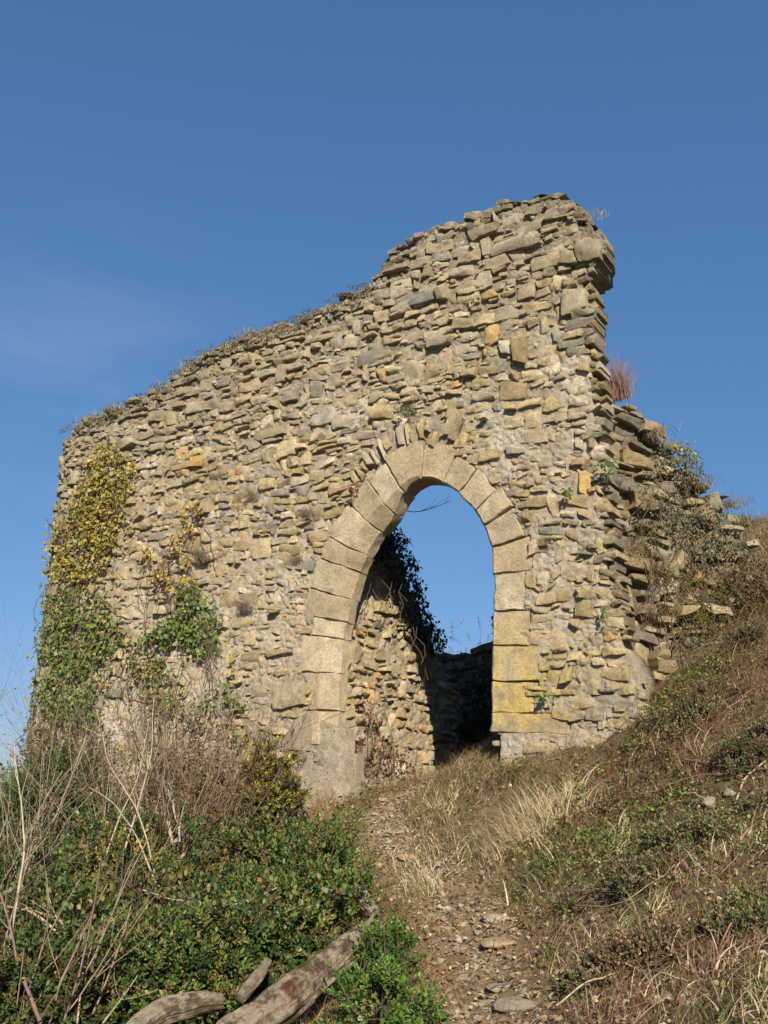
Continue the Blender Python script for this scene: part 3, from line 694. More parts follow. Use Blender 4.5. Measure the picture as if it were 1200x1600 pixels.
def blades(geo, base, height, lean_dir, lean, width, col, col_tip=None, seg=3, curve=1.6):
    """curved tapering grass blades"""
    n = len(base); tt = np.linspace(0, 1, seg + 1)
    d = np.stack([np.cos(lean_dir), np.sin(lean_dir), 0 * lean_dir], -1)
    side = np.stack([-np.sin(lean_dir + 1.2), np.cos(lean_dir + 1.2), 0 * lean_dir], -1)
    P = base[:, None] + d[:, None] * (lean * height)[:, None, None] * (tt ** curve)[None, :, None]
    P[..., 2] += height[:, None] * (tt[None] - (0.35 * np.minimum(lean, 2))[:, None] * tt[None] ** 2.2)
    wd = width[:, None] * (1 - .85 * tt[None])
    L = P - side[:, None] * wd[..., None]; Rr = P + side[:, None] * wd[..., None]
    V = np.stack([L, Rr], 2).reshape(n, -1, 3); k = np.arange(seg)
    f = np.stack([2 * k, 2 * k + 1, 2 * k + 3, 2 * k + 2], -1); Q = (f[None] + (np.arange(n) * (2 * seg + 2))[:, None, None]).reshape(-1, 4)
    c = np.repeat(col[:, None], 2 * seg + 2, 1)
    if col_tip is not None:
        tw = np.repeat(tt, 2)[None, :, None]; c = c * (1 - tw) + np.repeat(col_tip[:, None], 2 * seg + 2, 1) * tw
    geo.add(V, Q, c.reshape(-1, 3))
def tube(geo, pts, rad, sides=4, col=(.2, .15, .1), noise=0.0, caps=False, seed=0, colf=None):
    pts = np.asarray(pts, float); n = len(pts); rad = np.broadcast_to(np.asarray(rad, float), (n,))
    t = np.gradient(pts, axis=0); t /= np.linalg.norm(t, axis=1)[:, None] + 1e-9
    ref = np.array([0, 0, 1.0]) if abs(t[:, 2].mean()) < .8 else np.array([1.0, 0, 0])
    a = np.cross(t, ref); a /= np.linalg.norm(a, axis=1)[:, None] + 1e-9; b = np.cross(t, a)
    ph = np.arange(sides) * 2 * np.pi / sides
    D = a[:, None] * np.cos(ph)[None, :, None] + b[:, None] * np.sin(ph)[None, :, None]
    rr = rad[:, None]
    if noise:
        rr = rr * (1 + noise * fbm(np.stack([pts[:, None, 0] * 4 + 0 * ph, 2.2 * np.cos(ph)[None] + 0 * rr, 2.2 * np.sin(ph)[None] + pts[:, None, 1] * 2 + 0 * rr], -1), 4, seed))
    V = pts[:, None] + D * rr[..., None]
    i, j = np.meshgrid(np.arange(n - 1), np.arange(sides), indexing='ij'); j2 = (j + 1) % sides
    Q = np.stack([i * sides + j, i * sides + j2, (i + 1) * sides + j2, (i + 1) * sides + j], -1).reshape(-1, 4)
    V = V.reshape(-1, 3); T = []
    c = np.array(col) if colf is None else colf(V)
    if caps:
        V = np.vstack([V, pts[0], pts[-1]]); c0 = np.broadcast_to(c, (n * sides, 3)) if c.size == 3 else c
        c = np.vstack([c0, [[.42, .33, .21]], [[.42, .33, .21]]])
        for j in range(sides): T += [(n * sides, (j + 1) % sides, j), (n * sides + 1, (n - 1) * sides + j, (n - 1) * sides + (j + 1) % sides)]
    geo.add(V, Q, c, T)
def branch(geo, p, d, L, r0_, depth, r, col, wig=.18, up=.05, side_n=3, ends=None, droop=0.0):
    n = 7; pts = [np.array(p, float)]; dd = np.array(d, float) / np.linalg.norm(d)
    for i in range(n):
        dd = dd + r.normal(0, wig / 2, 3) + np.array([0, 0, up - droop * i / n]); dd /= np.linalg.norm(dd); pts.append(pts[-1] + dd * L / n)
    rad = r0_ * np.linspace(1, .35, n + 1)
    tube(geo, pts, rad, 4 if r0_ > .004 else 3, np.array(col) * r.uniform(.8, 1.25))
    if ends is not None: ends.append((pts[-1], dd))
    if depth > 0:
        for k in range(side_n):
            i = r.integers(2, n); q = r.normal(0, 1, 3); q -= dd * (q @ dd); q /= np.linalg.norm(q)
            nd_ = (pts[i] - pts[i - 1]) / np.linalg.norm(pts[i] - pts[i - 1]) * .8 + q * .6
            branch(geo, pts[i], nd_, L * r.uniform(.35, .6), rad[i] * .6, depth - 1, r, col, wig, up, side_n, ends, droop)
def bare_shrub(name, base, H, n, spread, label, cat='shrub', group=None, col=(.20, .15, .10), lean=(0, 0, 0), depth=2, r0_=.008, leafcol=None, nleaf=0, seed=0, side_n=3, wig=.2):
    r = np.random.default_rng(seed + 100); g = Geo(); ends = []
    for k in range(n):
        a = r.uniform(0, 6.28); s = spread * math.sqrt(r.random())
        b = np.array(base) + np.array([math.cos(a) * s * .35, math.sin(a) * s * .35, 0]); b[2] = min(b[2], float(gz(b[0], b[1])[0]) if base[2] < 2.2 else b[2]) - .02
        d = np.array([math.cos(a) * s * .8, math.sin(a) * s * .8, H]) + np.array(lean) + r.normal(0, .12, 3) * H
        branch(g, b, d, H * r.uniform(.6, 1.1), r0_ * r.uniform(.6, 1.1), depth, r, col, wig, .02, side_n, ends)
    e = empty(name, tuple(base)); tag(e, label, cat, group)
    g.build('branches', M_TWIG, e, origin=base)
    if nleaf:
        gl = Geo(); idx = r.integers(0, len(ends), nleaf); P = np.array([ends[i][0] for i in idx]) + r.normal(0, .03, (nleaf, 3))
        Rm = rotm(r.uniform(0, 6.28, nleaf), r.normal(0, .7, nleaf), r.normal(0, .6, nleaf))
        cc = np.array(leafcol)[r.integers(0, len(leafcol), nleaf)] * r.normal(1, .15, (nleaf, 1))
        leaves(gl, P, Rm, r.uniform(.02, .04, nleaf), cc); gl.build('foliage', M_GRASS, e, origin=base)
    return e

# ------------------------------------------------------------------ ivy and tufts on the wall
TH = -WANG
def ivy(name, label, blobs, cols, size=(.028, .058), cat='ivy', group=None, seed=0, stems=True, surf='face', mat=M_IVY, thick=.10, dens=1.0, tm=LEAF_IVY):
    """blobs: (px, py, rx, ry, number) on the wall's face"""
    r = np.random.default_rng(seed + 500); P = []; Nn = []
    first = None
    g = Geo(); gs = Geo()
    blobs = [b_ for b0 in blobs for b_ in ((b0[0], b0[1], b0[2], b0[3], b0[4] * .8), (b0[0], b0[1] + b0[3] * .15, b0[2] * 1.45, b0[3] * 1.4, b0[4] * .22))]
    for (px, py, rx, ry, n) in blobs:
        n = int(n * dens * (.98 if (surf == 'face' and name == 'ivy') else 1))
        a = r.uniform(0, 6.28, n); q = np.sqrt(r.random(n)) ; x = px + rx * q * np.cos(a); y = py + ry * q * np.sin(a)
        # ragged clumps
        m_ = n2(x, y, .06, seed + 3, 2) > -.28 + .0 * x; x, y = x[m_], y[m_]; n = len(x)
        if surf == 'face':
            sz = np.array([p2w(i, j) for i, j in zip(x, y)])
            # round the corner the same ray meets the receding face
            aa = np.where(sz[:, 0] < S0, S0 - (S0 - sz[:, 0]) * 1.25, sz[:, 0])
            L = bend(aa, sz[:, 1], r.uniform(.03, .03 + thick, n) * (1.15 - q[m_] * .5) + .03)
        elif surf == 'side':
            sz = np.array([side_pt(i, j) for i, j in zip(x, y)]); L = map_side(sz[:, 0], sz[:, 1], r.uniform(.02, thick + .02, n))
        else:
            sz = np.array([fl_pt(i, j) for i, j in zip(x, y)]); L = map_flank(sz[:, 0], sz[:, 1], r.uniform(.04, thick + .06, n))
        W = O + L[:, :1] * U + L[:, 1:2] * IN + L[:, 2:] * np.array([0, 0, 1.0])
        yaw = {'face': WANG, 'side': WANG + R(90), 'flank': WANG + FD}[surf]
        # leaf normal outward (-IN) and up, tip hanging down
        Rm = rotm(np.full(n, yaw) + r.normal(0, .55, n), np.full(n, R(-118)) + 0 + r.normal(0, .5, n) + R(180), r.normal(0, .5, n))
        Rl = rotm(yaw + r.normal(0, .6, n), R(-100) + r.normal(0, .45, n), np.zeros(n))
        spin = rotm(r.normal(0, .8, n), np.zeros(n), np.zeros(n)); Rl = Rl @ spin
        # local +y maps to down, +z maps outwards
        c = np.array(cols)[r.integers(0, len(cols), n)] * r.normal(1, .2, (n, 1)).clip(.5, 1.5)
        leaves(g, W, Rl, r.uniform(*size, n), c, tm)
        if stems and n > 8:
            for k in range(max(2, n // 90)):
                i = r.integers(0, n); p0 = W[i] - 0; pts = [p0 + np.array([0, 0, -.0])]
                for s_ in range(6): pts.append(pts[-1] + np.array([r.normal(0, .05), r.normal(0, .02), -.11]) + U * r.normal(0, .03))
                tube(gs, pts, .005, 3, (.16, .12, .08))
        if first is None: first = W.mean(0)
    e = empty(name, tuple(first)); tag(e, label, cat, group)
    g.build('foliage', mat, e, origin=first)
    if gs.n: gs.build('branches', M_TWIG, e, origin=first)
    return e
YEL = [(.36, .28, .045), (.30, .26, .04), (.25, .25, .045), (.33, .21, .05), (.16, .19, .035), (.20, .14, .05)]
GRN = [(.10, .16, .03), (.14, .20, .035), (.07, .12, .028), (.21, .23, .045), (.15, .12, .045)]
ORG = [(.36, .19, .06), (.38, .25, .07), (.26, .14, .06), (.30, .24, .06)]
ivy('ivy', 'yellowing ivy climbing the upper left corner of the ruined wall', [(178, 735, 36, 42, 620), (160, 790, 44, 50, 760), (135, 850, 50, 55, 900), (115, 895, 38, 30, 380), (165, 830, 25, 40, 250)], YEL, seed=1)
ivy('ivy', 'green ivy mass below the yellow ivy on the left end of the wall', [(125, 955, 52, 40, 650), (120, 1010, 55, 45, 800), (170, 990, 30, 28, 240), (115, 1075, 45, 55, 800), (140, 1110, 22, 34, 260), (80, 1120, 30, 70, 260)], GRN, seed=2)
ivy('ivy', 'small orange and yellow ivy ring on the bare stones left of centre', [(243, 868, 14, 12, 40), (262, 900, 16, 18, 80), (290, 912, 22, 14, 90), (298, 880, 10, 16, 40), (280, 862, 14, 7, 30), (303, 812, 9, 25, 46), (318, 800, 8, 6, 20), (290, 838, 14, 8, 26)], ORG + YEL[:2], seed=3)
ivy('ivy', 'fresh green ivy cluster under the orange ivy on the wall', [(305, 945, 22, 32, 240), (280, 990, 34, 24, 300), (315, 1000, 28, 30, 280), (335, 970, 16, 26, 120), (255, 1000, 22, 18, 120)], GRN[:3] + GRN[1:2], seed=4)
ivy('ivy', 'thin brown and green ivy trailing above the bare shrub', [(250, 1060, 30, 34, 190), (230, 1035, 26, 24, 130), (265, 1090, 20, 30, 120), (320, 1110, 30, 30, 120), (210, 1000, 20, 20, 60)], GRN + ORG[:1], seed=5)
ivy('ivy', 'short string of yellow leaves on stones left of the jamb', [(372, 1040, 5, 20, 26)], YEL[:3], seed=6, stems=False)
ivy('ivy', 'small green ivy sprig beside the dark hole in the wall', [(358, 1080, 16, 12, 60), (378, 1098, 12, 10, 40), (385, 1150, 14, 18, 50)], GRN[:3], seed=7)
ivy('ivy', 'dark ivy hanging over the sloping top of the passage side wall', [(592, 838, 18, 24, 420), (612, 862, 18, 30, 500), (628, 905, 18, 36, 560), (643, 950, 15, 38, 480), (660, 985, 13, 28, 340), (676, 1012, 15, 24, 260), (585, 860, 16, 20, 200)], [(.035, .05, .02), (.05, .07, .025), (.03, .04, .02)], surf='side', seed=8, thick=.12)
ivy('creeper', 'dry red creeper on the lit side of the passage', [(568, 1108, 9, 14, 40), (580, 1130, 10, 18, 36), (556, 1150, 6, 20, 24), (598, 1170, 26, 22, 90), (620, 1190, 24, 22, 90), (575, 1195, 24, 16, 60)], [(.20, .05, .04), (.14, .06, .035), (.12, .08, .04)], size=(.02, .04), surf='side', seed=9, stems=True, cat='creeper')
ivy('creeper', 'dried dark red leaf bunch on an arch stone', [(558, 766, 6, 9, 26)], [(.16, .035, .03)], size=(.02, .04), seed=10, stems=False, cat='creeper')

def wall_tuft(px, py, n, Hh, cols, label, surf='face', lean=.5, wdt=.0035, name='grass_tuft', cat='grass tuft', group=None, spread=.06, up=True, seed=0, depth=.04):
    r = np.random.default_rng(900 + seed + int(px))
    if surf == 'face': s_, z_ = p2w(px, py); L = bend(s_, z_, np.float64(depth))
    elif surf == 'side': s_, z_ = side_pt(px, py); L = map_side(np.float64(s_), z_, np.float64(depth))
    else: s_, z_ = fl_pt(px, py); L = map_flank(s_, z_, np.float64(depth))
    W = O + L[0] * U + L[1] * IN + np.array([0, 0, L[2]])
    base = W + np.stack([r.normal(0, spread, n), r.normal(0, spread * .4, n), r.normal(0, spread * .25, n)], -1)
    base = W + U * r.normal(0, spread, (n, 1)) + IN * r.normal(0, spread * .3, (n, 1)) + np.array([0, 0, 1]) * r.normal(0, spread * .25, (n, 1))
    a = r.uniform(0, 6.28, n) if up else r.normal(R(270) + WANG, .9, n)
    c = np.array(cols)[r.integers(0, len(cols), n)] * r.normal(1, .18, (n, 1))
    g = Geo(); blades(g, base, Hh * r.uniform(.5, 1.1, n), a, lean * r.uniform(.3, 1.6, n), np.full(n, wdt) * r.uniform(.6, 1.2, n), c)
    return tag(g.build(name, M_GRASS, origin=W), label, cat, group)
STR = [(.42, .33, .19), (.36, .27, .15), (.30, .22, .12)]; GG = [(.12, .15, .04), (.16, .18, .06), (.22, .20, .10)]; RB_ = [(.22, .12, .08), (.28, .17, .12), (.16, .09, .06)]
TG = 'dry tufts rooted in the wall'
for (px, py, n, H_, cc, lab, ln) in [
    (135, 662, 220, .16, STR, 'dry straw grass tuft on the top left corner of the wall', .5),
    (175, 642, 200, .13, STR + GG[:1], 'low grass tuft on the wall top right of the left corner', .6),
    (290, 572, 140, .14, STR + GG, 'grass tuft on the sloping wall top above the dark grey stones', .5),
    (250, 603, 160, .10, STR + GG, 'mossy grass tuft on the wall top between corner and bend', .5),
    (385, 522, 140, .10, RB_ + STR, 'brownish grass tuft halfway up the sloping wall top', .6),
    (470, 496, 120, .07, GG + STR, 'short green tuft on the sloping wall top nearer the peak', .6),
    (545, 460, 110, .08, GG + RB_, 'short brown tuft on the wall top below the step', .6),
    (912, 343, 110, .13, RB_ + STR, 'rusty grass tuft on the highest right corner of the wall', .5),
    (830, 322, 130, .06, GG, 'green tuft on the peak of the wall', .7)]:
    wall_tuft(px, py, n, H_, cc, lab, 'face', ln, spread=.12, group=TG, depth=-.05)
for (px, py, n, H_, cc, lab) in [
    (485, 808, 240, .11, [(.30, .24, .17), (.24, .2, .13)], 'dry grey plant growing out of the wall left of the arch shoulder'),
    (322, 878, 240, .22, [(.22, .20, .13), (.26, .24, .16), (.16, .17, .08)], 'grey green wiry plant beside the orange ivy'),
    (388, 955, 220, .16, [(.26, .2, .15), (.2, .16, .11)], 'dry brown plant below the bare stones left of the jamb'),
    (397, 778, 150, .12, [(.28, .23, .16), (.2, .18, .1)], 'dry wiry plant high on the face left of the arch'),
    (642, 640, 120, .07, [(.07, .08, .04), (.1, .11, .05)], 'dark green plant above the relieving arch'),
    (860, 850, 90, .07, [(.16, .14, .08), (.1, .11, .05)], 'small dark plant right of the arch shoulder'),
    (338, 1020, 150, .14, [(.14, .2, .06), (.2, .2, .1)], 'green wiry plant next to the fresh green ivy'),
    (468, 876, 100, .08, [(.28, .22, .15)], 'small dry plant left of the arch springing')]:
    wall_tuft(px, py, n, H_, cc, lab, 'face', 1.0, spread=.055, name='wall_plant', cat='plant', group='dry plants growing out of the wall face', up=False, wdt=.0028, depth=.05)
def herb(px, py, rx, ry, n, lab, surf='face', cols=GRN[:3], size=(.02, .04), name='wall_herb', seed=0, thick=.08):
    return ivy(name, lab, [(px, py, rx, ry, n)], cols, size=size, cat='plant', seed=40 + seed, stems=False, surf=surf, thick=thick, tm=LEAF_OVAL)
herb(861, 1089, 13, 7, 90, 'small green herb on the yellow stained block by the right jamb')
herb(892, 771, 8, 7, 50, 'small green herb on the face near the right edge', seed=1)
herb(957, 733, 14, 12, 110, 'green herb on the right edge of the wall face', seed=2)
herb(640, 645, 16, 6, 50, 'dark mossy herb over the arch top', cols=[(.06, .08, .04)], seed=3)
herb(948, 962, 5, 14, 30, 'small green fern in a joint right of the pale blocks', seed=4)
ivy('moss', 'dark moss and dead growth fringing the sloping top of the wall at the left', [(x_, np.interp(x_, [110, 150, 200, 250, 280, 320, 370, 430, 490, 530, 590], [668, 657, 634, 610, 584, 555, 533, 513, 491, 471, 437]) + 3, 22, 5, 120) for x_ in range(115, 590, 24)], [(.10, .085, .04), (.07, .055, .03), (.14, .11, .05)], size=(.012, .028), seed=28, stems=False, cat='moss', thick=.05, tm=LEAF_OVAL, mat=M_GRASS)
# the overgrown broken end
DK = [(.06, .085, .035), (.08, .10, .045), (.12, .10, .05), (.05, .07, .04), (.14, .09, .06)]
MOSS = [(.11, .10, .025), (.08, .08, .02), (.14, .11, .03)]
ivy('shrub', 'dark green shrub rooted in the upper broken end of the wall', [(1012, 690, 24, 28, 330), (1030, 712, 20, 26, 220)], DK, size=(.02, .04), cat='shrub', surf='flank', seed=11, thick=.2, tm=LEAF_OVAL)
ivy('shrub', 'heathery dark shrub spreading across the broken end of the wall', [(1000, 775, 22, 26, 260), (1035, 800, 30, 22, 300), (1075, 790, 30, 18, 220), (1100, 830, 24, 20, 220), (1060, 850, 20, 14, 120), (1120, 860, 30, 24, 300), (1135, 900, 26, 30, 260), (985, 740, 14, 18, 80)], DK, size=(.02, .04), cat='shrub', surf='flank', seed=12, thick=.2, tm=LEAF_OVAL)
ivy('moss', 'dark moss cushions on the lower stones of the broken end', [(975, 860, 30, 10, 300), (1030, 880, 34, 14, 400), (1050, 905, 40, 18, 400), (1090, 940, 36, 30, 500), (1060, 975, 34, 24, 300), (1010, 895, 18, 14, 160), (1080, 900, 40, 30, 700), (1100, 960, 30, 24, 500), (1040, 950, 24, 30, 300), (1120, 930, 30, 36, 900), (990, 830, 16, 26, 200)], MOSS, size=(.012, .025), cat='moss', surf='flank', seed=13, thick=.06, tm=LEAF_OVAL, mat=M_GRASS)
ivy('flowering_plant', 'yellow green leafy sprig on the skyline of the broken end', [(1014, 668, 9, 6, 24), (1028, 674, 7, 6, 18), (1044, 682, 7, 6, 20)], [(.38, .42, .06), (.45, .42, .08)], size=(.03, .05), cat='plant', surf='flank', seed=14, thick=.05, stems=False)
wall_tuft(951, 612, 420, .50, [(.30, .17, .15), (.24, .13, .11), (.34, .24, .18)], 'tall reddish dry stems growing behind the right edge of the wall', 'flank', .3, .003, 'dry_shrub', 'shrub', None, .07, True, 1, .0)
for k, (px, py, lab) in enumerate([(1050, 735, 'brown dry grass tuft on the middle step of the broken end'), (1110, 770, 'brown dry grass tuft under the topmost stones of the low end'), (985, 660, 'dry grass tuft beside the overhanging stone'), (1140, 800, 'dry grass tuft over the last stones beside the bank'), (1000, 960, 'dry grey tuft on the mossy stones'), (1120, 900, 'dry brown tuft where the broken end meets the bank')]):
    wall_tuft(px, py, 200, .16, RB_ + STR[:1] + GG[:1], lab, 'flank', .9, spread=.10, group='dry grass on the broken wall end')

# ------------------------------------------------------------------ hedges beyond the passage
def leaf_bush(name, label, blobs, cols, n, size, cat='shrub', tmpl=LEAF_OVAL, seed=0, shoots=True, mat=M_LEAF, group=None, stemcol=(.12, .09, .06), shoot_len=.12, per=12, width=1.0, face_cam=.0):
    """blobs: (xyz, radii); shoots of small leaves spread through the outer shell, woody stems inside"""
    r = np.random.default_rng(seed + 2000); vol = np.array([b[1][0] * b[1][1] + b[1][0] * b[1][2] for b in blobs]); cnt = r.multinomial(n // per, vol / vol.sum())
    P = []; D = []
    for (c, rad), k in zip(blobs, cnt):
        c = np.array(c); rad = np.array(rad)
        v = r.normal(size=(k * 2, 3)); v /= np.linalg.norm(v, axis=1)[:, None]
        v = v[(v[:, 2] > -.5)][:k]; k = len(v)
        q = 1 - .42 * r.random(k) ** 1.6; b = 1 + .62 * fbm(v * 2.8 + c, 3, seed) + .22 * fbm(v * 8 + c, 2, seed + 1) + .25 * (r.random(k) > .96)
        p = c + v * rad * (q * b)[:, None]; P.append(p); D.append(v * .7 + np.array([0, 0, .55]) + r.normal(0, .42, v.shape))
    P = np.concatenate(P); D = np.concatenate(D); D /= np.linalg.norm(D, axis=1)[:, None]
    ok = (P[:, 2] > gz(P[:, 0], P[:, 1]) - .02) & (fbm(P * 3.1 + seed, 3, 91) + .6 * fbm(P * 9, 2, 92) > -.07); P = P[ok]; D = D[ok]
    S = len(P); base = P.mean(0).copy(); base[2] = float(gz(base[0], base[1])[0])
    cl = np.array(cols)[r.integers(0, len(cols), S)] * (1 + .45 * fbm(P * 3, 2, seed + 5))[:, None]
    u = np.linspace(0.05, 1, per); L = shoot_len * r.uniform(.5, 1.3, S) * (1 + .9 * (r.random(S) > .93))
    LP = P[:, None] + D[:, None] * (L[:, None] * u[None])[..., None]
    # leaf axes: along the shoot, splayed out
    a = r.uniform(0, 6.28, (S, 1)) + np.arange(per)[None] * 2.4
    ref = np.stack([-D[:, 1], D[:, 0], 0 * D[:, 0]], -1); ref /= np.linalg.norm(ref, axis=1)[:, None] + 1e-6; ref2 = np.cross(D, ref)
    out = ref[:, None] * np.cos(a)[..., None] + ref2[:, None] * np.sin(a)[..., None]
    sp = (1.1 - .75 * u)[None, :, None]
    Y = D[:, None] * (1.0 - .5 * sp) + out * sp; Y = Y / np.linalg.norm(Y, axis=-1)[..., None]
    X = np.cross(Y, D[:, None] + 0 * Y); X = X / (np.linalg.norm(X, axis=-1)[..., None] + 1e-6); Z = np.cross(X, Y)
    Rm = np.stack([X, Y, Z], -1).reshape(-1, 3, 3); n_ = S * per
    cc = np.repeat(cl[:, None], per, 1) * (0.85 + .35 * u)[None, :, None]; cc = cc.reshape(-1, 3) * r.normal(1, .15, (n_, 1)).clip(.5, 1.6)
    g = Geo(); leaves(g, LP.reshape(-1, 3), Rm, r.uniform(size[0], size[1], n_), cc, tmpl, width)
    e = empty(name, tuple(base)); tag(e, label, cat, group)
    g.build('foliage', mat, e, origin=base)
    gs = Geo()
    for i in r.integers(0, S, min(S, 160)):
        q0_ = base + (P[i] - base) * .15 + r.normal(0, .05, 3); q0_[2] = float(gz(q0_[0], q0_[1])[0]) - .03
        md = (q0_ + P[i]) / 2 + r.normal(0, .06, 3); tube(gs, [q0_, md, P[i], P[i] + D[i] * L[i]], [.010, .006, .004, .0015], 3, stemcol)
    gs.build('branches', M_TWIG, e, origin=base)
    return e
bw_top = at(730, 1012, 12.9)[2]
back = empty('overgrown_wall', tuple(w2p(1.5, 0, 3.7)), WANG); tag(back, 'low shaded rubble wall under the hedge seen through the archway', 'wall', kind='thing')
def map_back(a, z, h): return np.stack([a - 1.5 + 0 * h, 0 * a - h, z + 0 * h], -1)
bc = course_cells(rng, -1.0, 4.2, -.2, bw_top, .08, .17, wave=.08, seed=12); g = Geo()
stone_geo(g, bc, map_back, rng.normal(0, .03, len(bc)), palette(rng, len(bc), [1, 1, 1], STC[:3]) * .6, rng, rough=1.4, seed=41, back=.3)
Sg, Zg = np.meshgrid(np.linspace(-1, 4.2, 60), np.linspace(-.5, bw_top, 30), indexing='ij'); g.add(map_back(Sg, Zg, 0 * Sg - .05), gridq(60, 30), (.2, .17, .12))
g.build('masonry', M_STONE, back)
hb = w2p(1.6, 0, 4.3)
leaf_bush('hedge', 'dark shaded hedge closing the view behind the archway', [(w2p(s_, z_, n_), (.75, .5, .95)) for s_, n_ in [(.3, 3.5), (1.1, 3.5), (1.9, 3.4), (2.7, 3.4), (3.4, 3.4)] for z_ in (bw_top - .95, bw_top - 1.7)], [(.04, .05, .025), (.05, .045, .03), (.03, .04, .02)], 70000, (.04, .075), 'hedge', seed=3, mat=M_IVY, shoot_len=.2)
bs_ = at(735, 1040, 25)
leaf_bush('bramble_thicket', 'reddish brown thicket showing over the dark hedge in the archway', [((bs_[0] + dx, 25 + dy, bs_[2] - 1.1), (1.4, 1.0, 1.65)) for dx, dy in [(-2, 0), (-.5, .3), (1, 0), (2.4, .4)]], [(.26, .13, .09), (.20, .11, .07), (.3, .2, .12)], 16000, (.05, .09), 'thicket', seed=4, mat=M_GRASS, shoot_len=.3, width=.5)

# ------------------------------------------------------------------ evergreen shrubs at the lower left
BOX = [(.05, .095, .024), (.075, .125, .03), (.035, .065, .022), (.12, .165, .035), (.19, .18, .045), (.16, .11, .05)]
def bl(px, py, Y, rx, ry, rz): return (at(px, py, Y), (rx, ry, rz))
leaf_bush('evergreen_shrub', 'dark evergreen shrub against the foot of the wall at far left', [bl(90, 1265, 9.6, .40, .35, .50), (at(50, 1340, 9.4), (.5, .4, .5)), bl(140, 1320, 9.4, .45, .35, .45), bl(30, 1260, 9.8, .3, .3, .3)], BOX[:3], 21250, (.022, .050), seed=11, width=.8)
leaf_bush('evergreen_shrub', 'broad evergreen shrub spreading in the middle of the lower left thicket', [bl(190, 1365, 8.6, .45, .4, .42), bl(270, 1350, 8.8, .3, .3, .35), bl(180, 1420, 8.4, .55, .5, .42), bl(290, 1400, 8.2, .5, .5, .42), bl(240, 1480, 7.8, .55, .5, .4), bl(330, 1460, 7.7, .5, .5, .42)], BOX, 52500, (.022, .050), seed=12, width=.8)
leaf_bush('evergreen_shrub', 'fresh green evergreen shrub nearest the path and the left jamb', [bl(400, 1395, 8.3, .45, .45, .42), bl(480, 1400, 8.0, .42, .42, .42), bl(460, 1460, 7.4, .45, .45, .38), bl(525, 1430, 7.5, .28, .3, .3), bl(500, 1350, 8.8, .3, .3, .25)], BOX + BOX[3:4], 50000, (.022, .050), seed=13, width=.8)
leaf_bush('evergreen_shrub', 'low evergreen shrub in front of the thicket above the short log', [bl(340, 1530, 6.8, .42, .4, .34), bl(250, 1545, 6.7, .42, .4, .36), bl(420, 1505, 6.9, .35, .35, .3), bl(170, 1560, 6.6, .35, .35, .3)], BOX, 42500, (.022, .050), seed=14, width=.8)
leaf_bush('evergreen_shrub', 'evergreen shrub tangled with dry stems in the bottom left corner', [bl(40, 1500, 7.2, .5, .45, .45), bl(90, 1580, 6.4, .42, .4, .36), bl(20, 1420, 8.2, .45, .4, .45), bl(0, 1600, 6.0, .4, .4, .34)], [BOX[0], BOX[1], (.10, .10, .03), (.08, .07, .03)], 37500, (.022, .050), seed=15, width=.8)
leaf_bush('evergreen_shrub', 'low leafy green plants growing right of the big fallen log', [bl(590, 1560, 5.6, .17, .2, .14), bl(560, 1610, 5.2, .2, .2, .14), bl(600, 1500, 6.2, .14, .2, .17), bl(640, 1590, 5.3, .12, .15, .08)], [(.08, .15, .025), (.12, .2, .03), (.05, .10, .02)], 9000, (.018, .032), seed=16, shoot_len=.08)
leaf_bush('bramble', 'loose bramble with larger mixed green and reddish leaves over the evergreen shrubs', [bl(120, 1400, 8.0, .4, .3, .34), bl(420, 1350, 8.3, .35, .3, .3), bl(330, 1500, 6.8, .4, .3, .3), bl(120, 1530, 6.5, .4, .3, .3), bl(500, 1460, 7.0, .3, .25, .25), bl(230, 1450, 7.4, .4, .3, .35)], [(.11, .16, .035), (.15, .15, .045), (.15, .09, .05), (.08, .11, .03)], 4200, (.022, .045), seed=26, mat=M_IVY, shoot_len=.26, per=7, width=1.25)
leaf_bush('brown_shrub', 'brown leaved scrub tangled with bare stems below the green ivy cluster', [bl(255, 1150, 10.3, .3, .25, .38), bl(300, 1200, 10.1, .4, .3, .45), bl(250, 1250, 9.9, .45, .3, .4), bl(330, 1270, 9.8, .4, .3, .35)], [(.10, .11, .04), (.18, .12, .06), (.13, .15, .045), (.22, .14, .07)], 7000, (.022, .042), seed=24, mat=M_IVY, shoot_len=.16, per=8)
leaf_bush('brown_shrub', 'olive scrub at the foot of the wall under the big left ivy', [bl(110, 1190, 10.6, .4, .3, .5), bl(170, 1240, 10.0, .4, .3, .4), bl(70, 1220, 10.5, .35, .3, .4)], [(.08, .10, .035), (.15, .11, .055), (.11, .13, .04)], 7000, (.022, .042), seed=25, mat=M_IVY, shoot_len=.16, per=8)
leaf_bush('mossy_shrub', 'olive brown mossy shrub beside the boulders of the left jamb', [bl(432, 1205, 9.5, .20, .2, .30), bl(410, 1255, 9.4, .22, .2, .30), bl(445, 1250, 9.3, .18, .2, .24), bl(405, 1215, 9.5, .12, .15, .14)], [(.14, .12, .03), (.24, .21, .035), (.09, .065, .03), (.30, .28, .045), (.07, .06, .025)], 14000, (.02, .035), seed=17, mat=M_IVY, shoot_len=.08)
leaf_bush('yellow_shrub', 'sparse shrub with yellow leaves standing in the evergreen thicket', [bl(200, 1390, 7.9, .25, .2, .3), bl(160, 1450, 7.5, .22, .2, .25)], [(.30, .24, .03), (.16, .18, .03)], 1800, (.02, .035), seed=18, mat=M_IVY)

leaf_bush('evergreen_shrub', 'olive shrub filling the gap at the left edge behind the bare stems', [bl(-20, 1330, 11.5, .7, .5, .6), bl(10, 1290, 12.5, .5, .5, .5)], [(.06, .08, .03), (.10, .09, .04), (.12, .08, .05)], 12000, (.03, .05), seed=19)
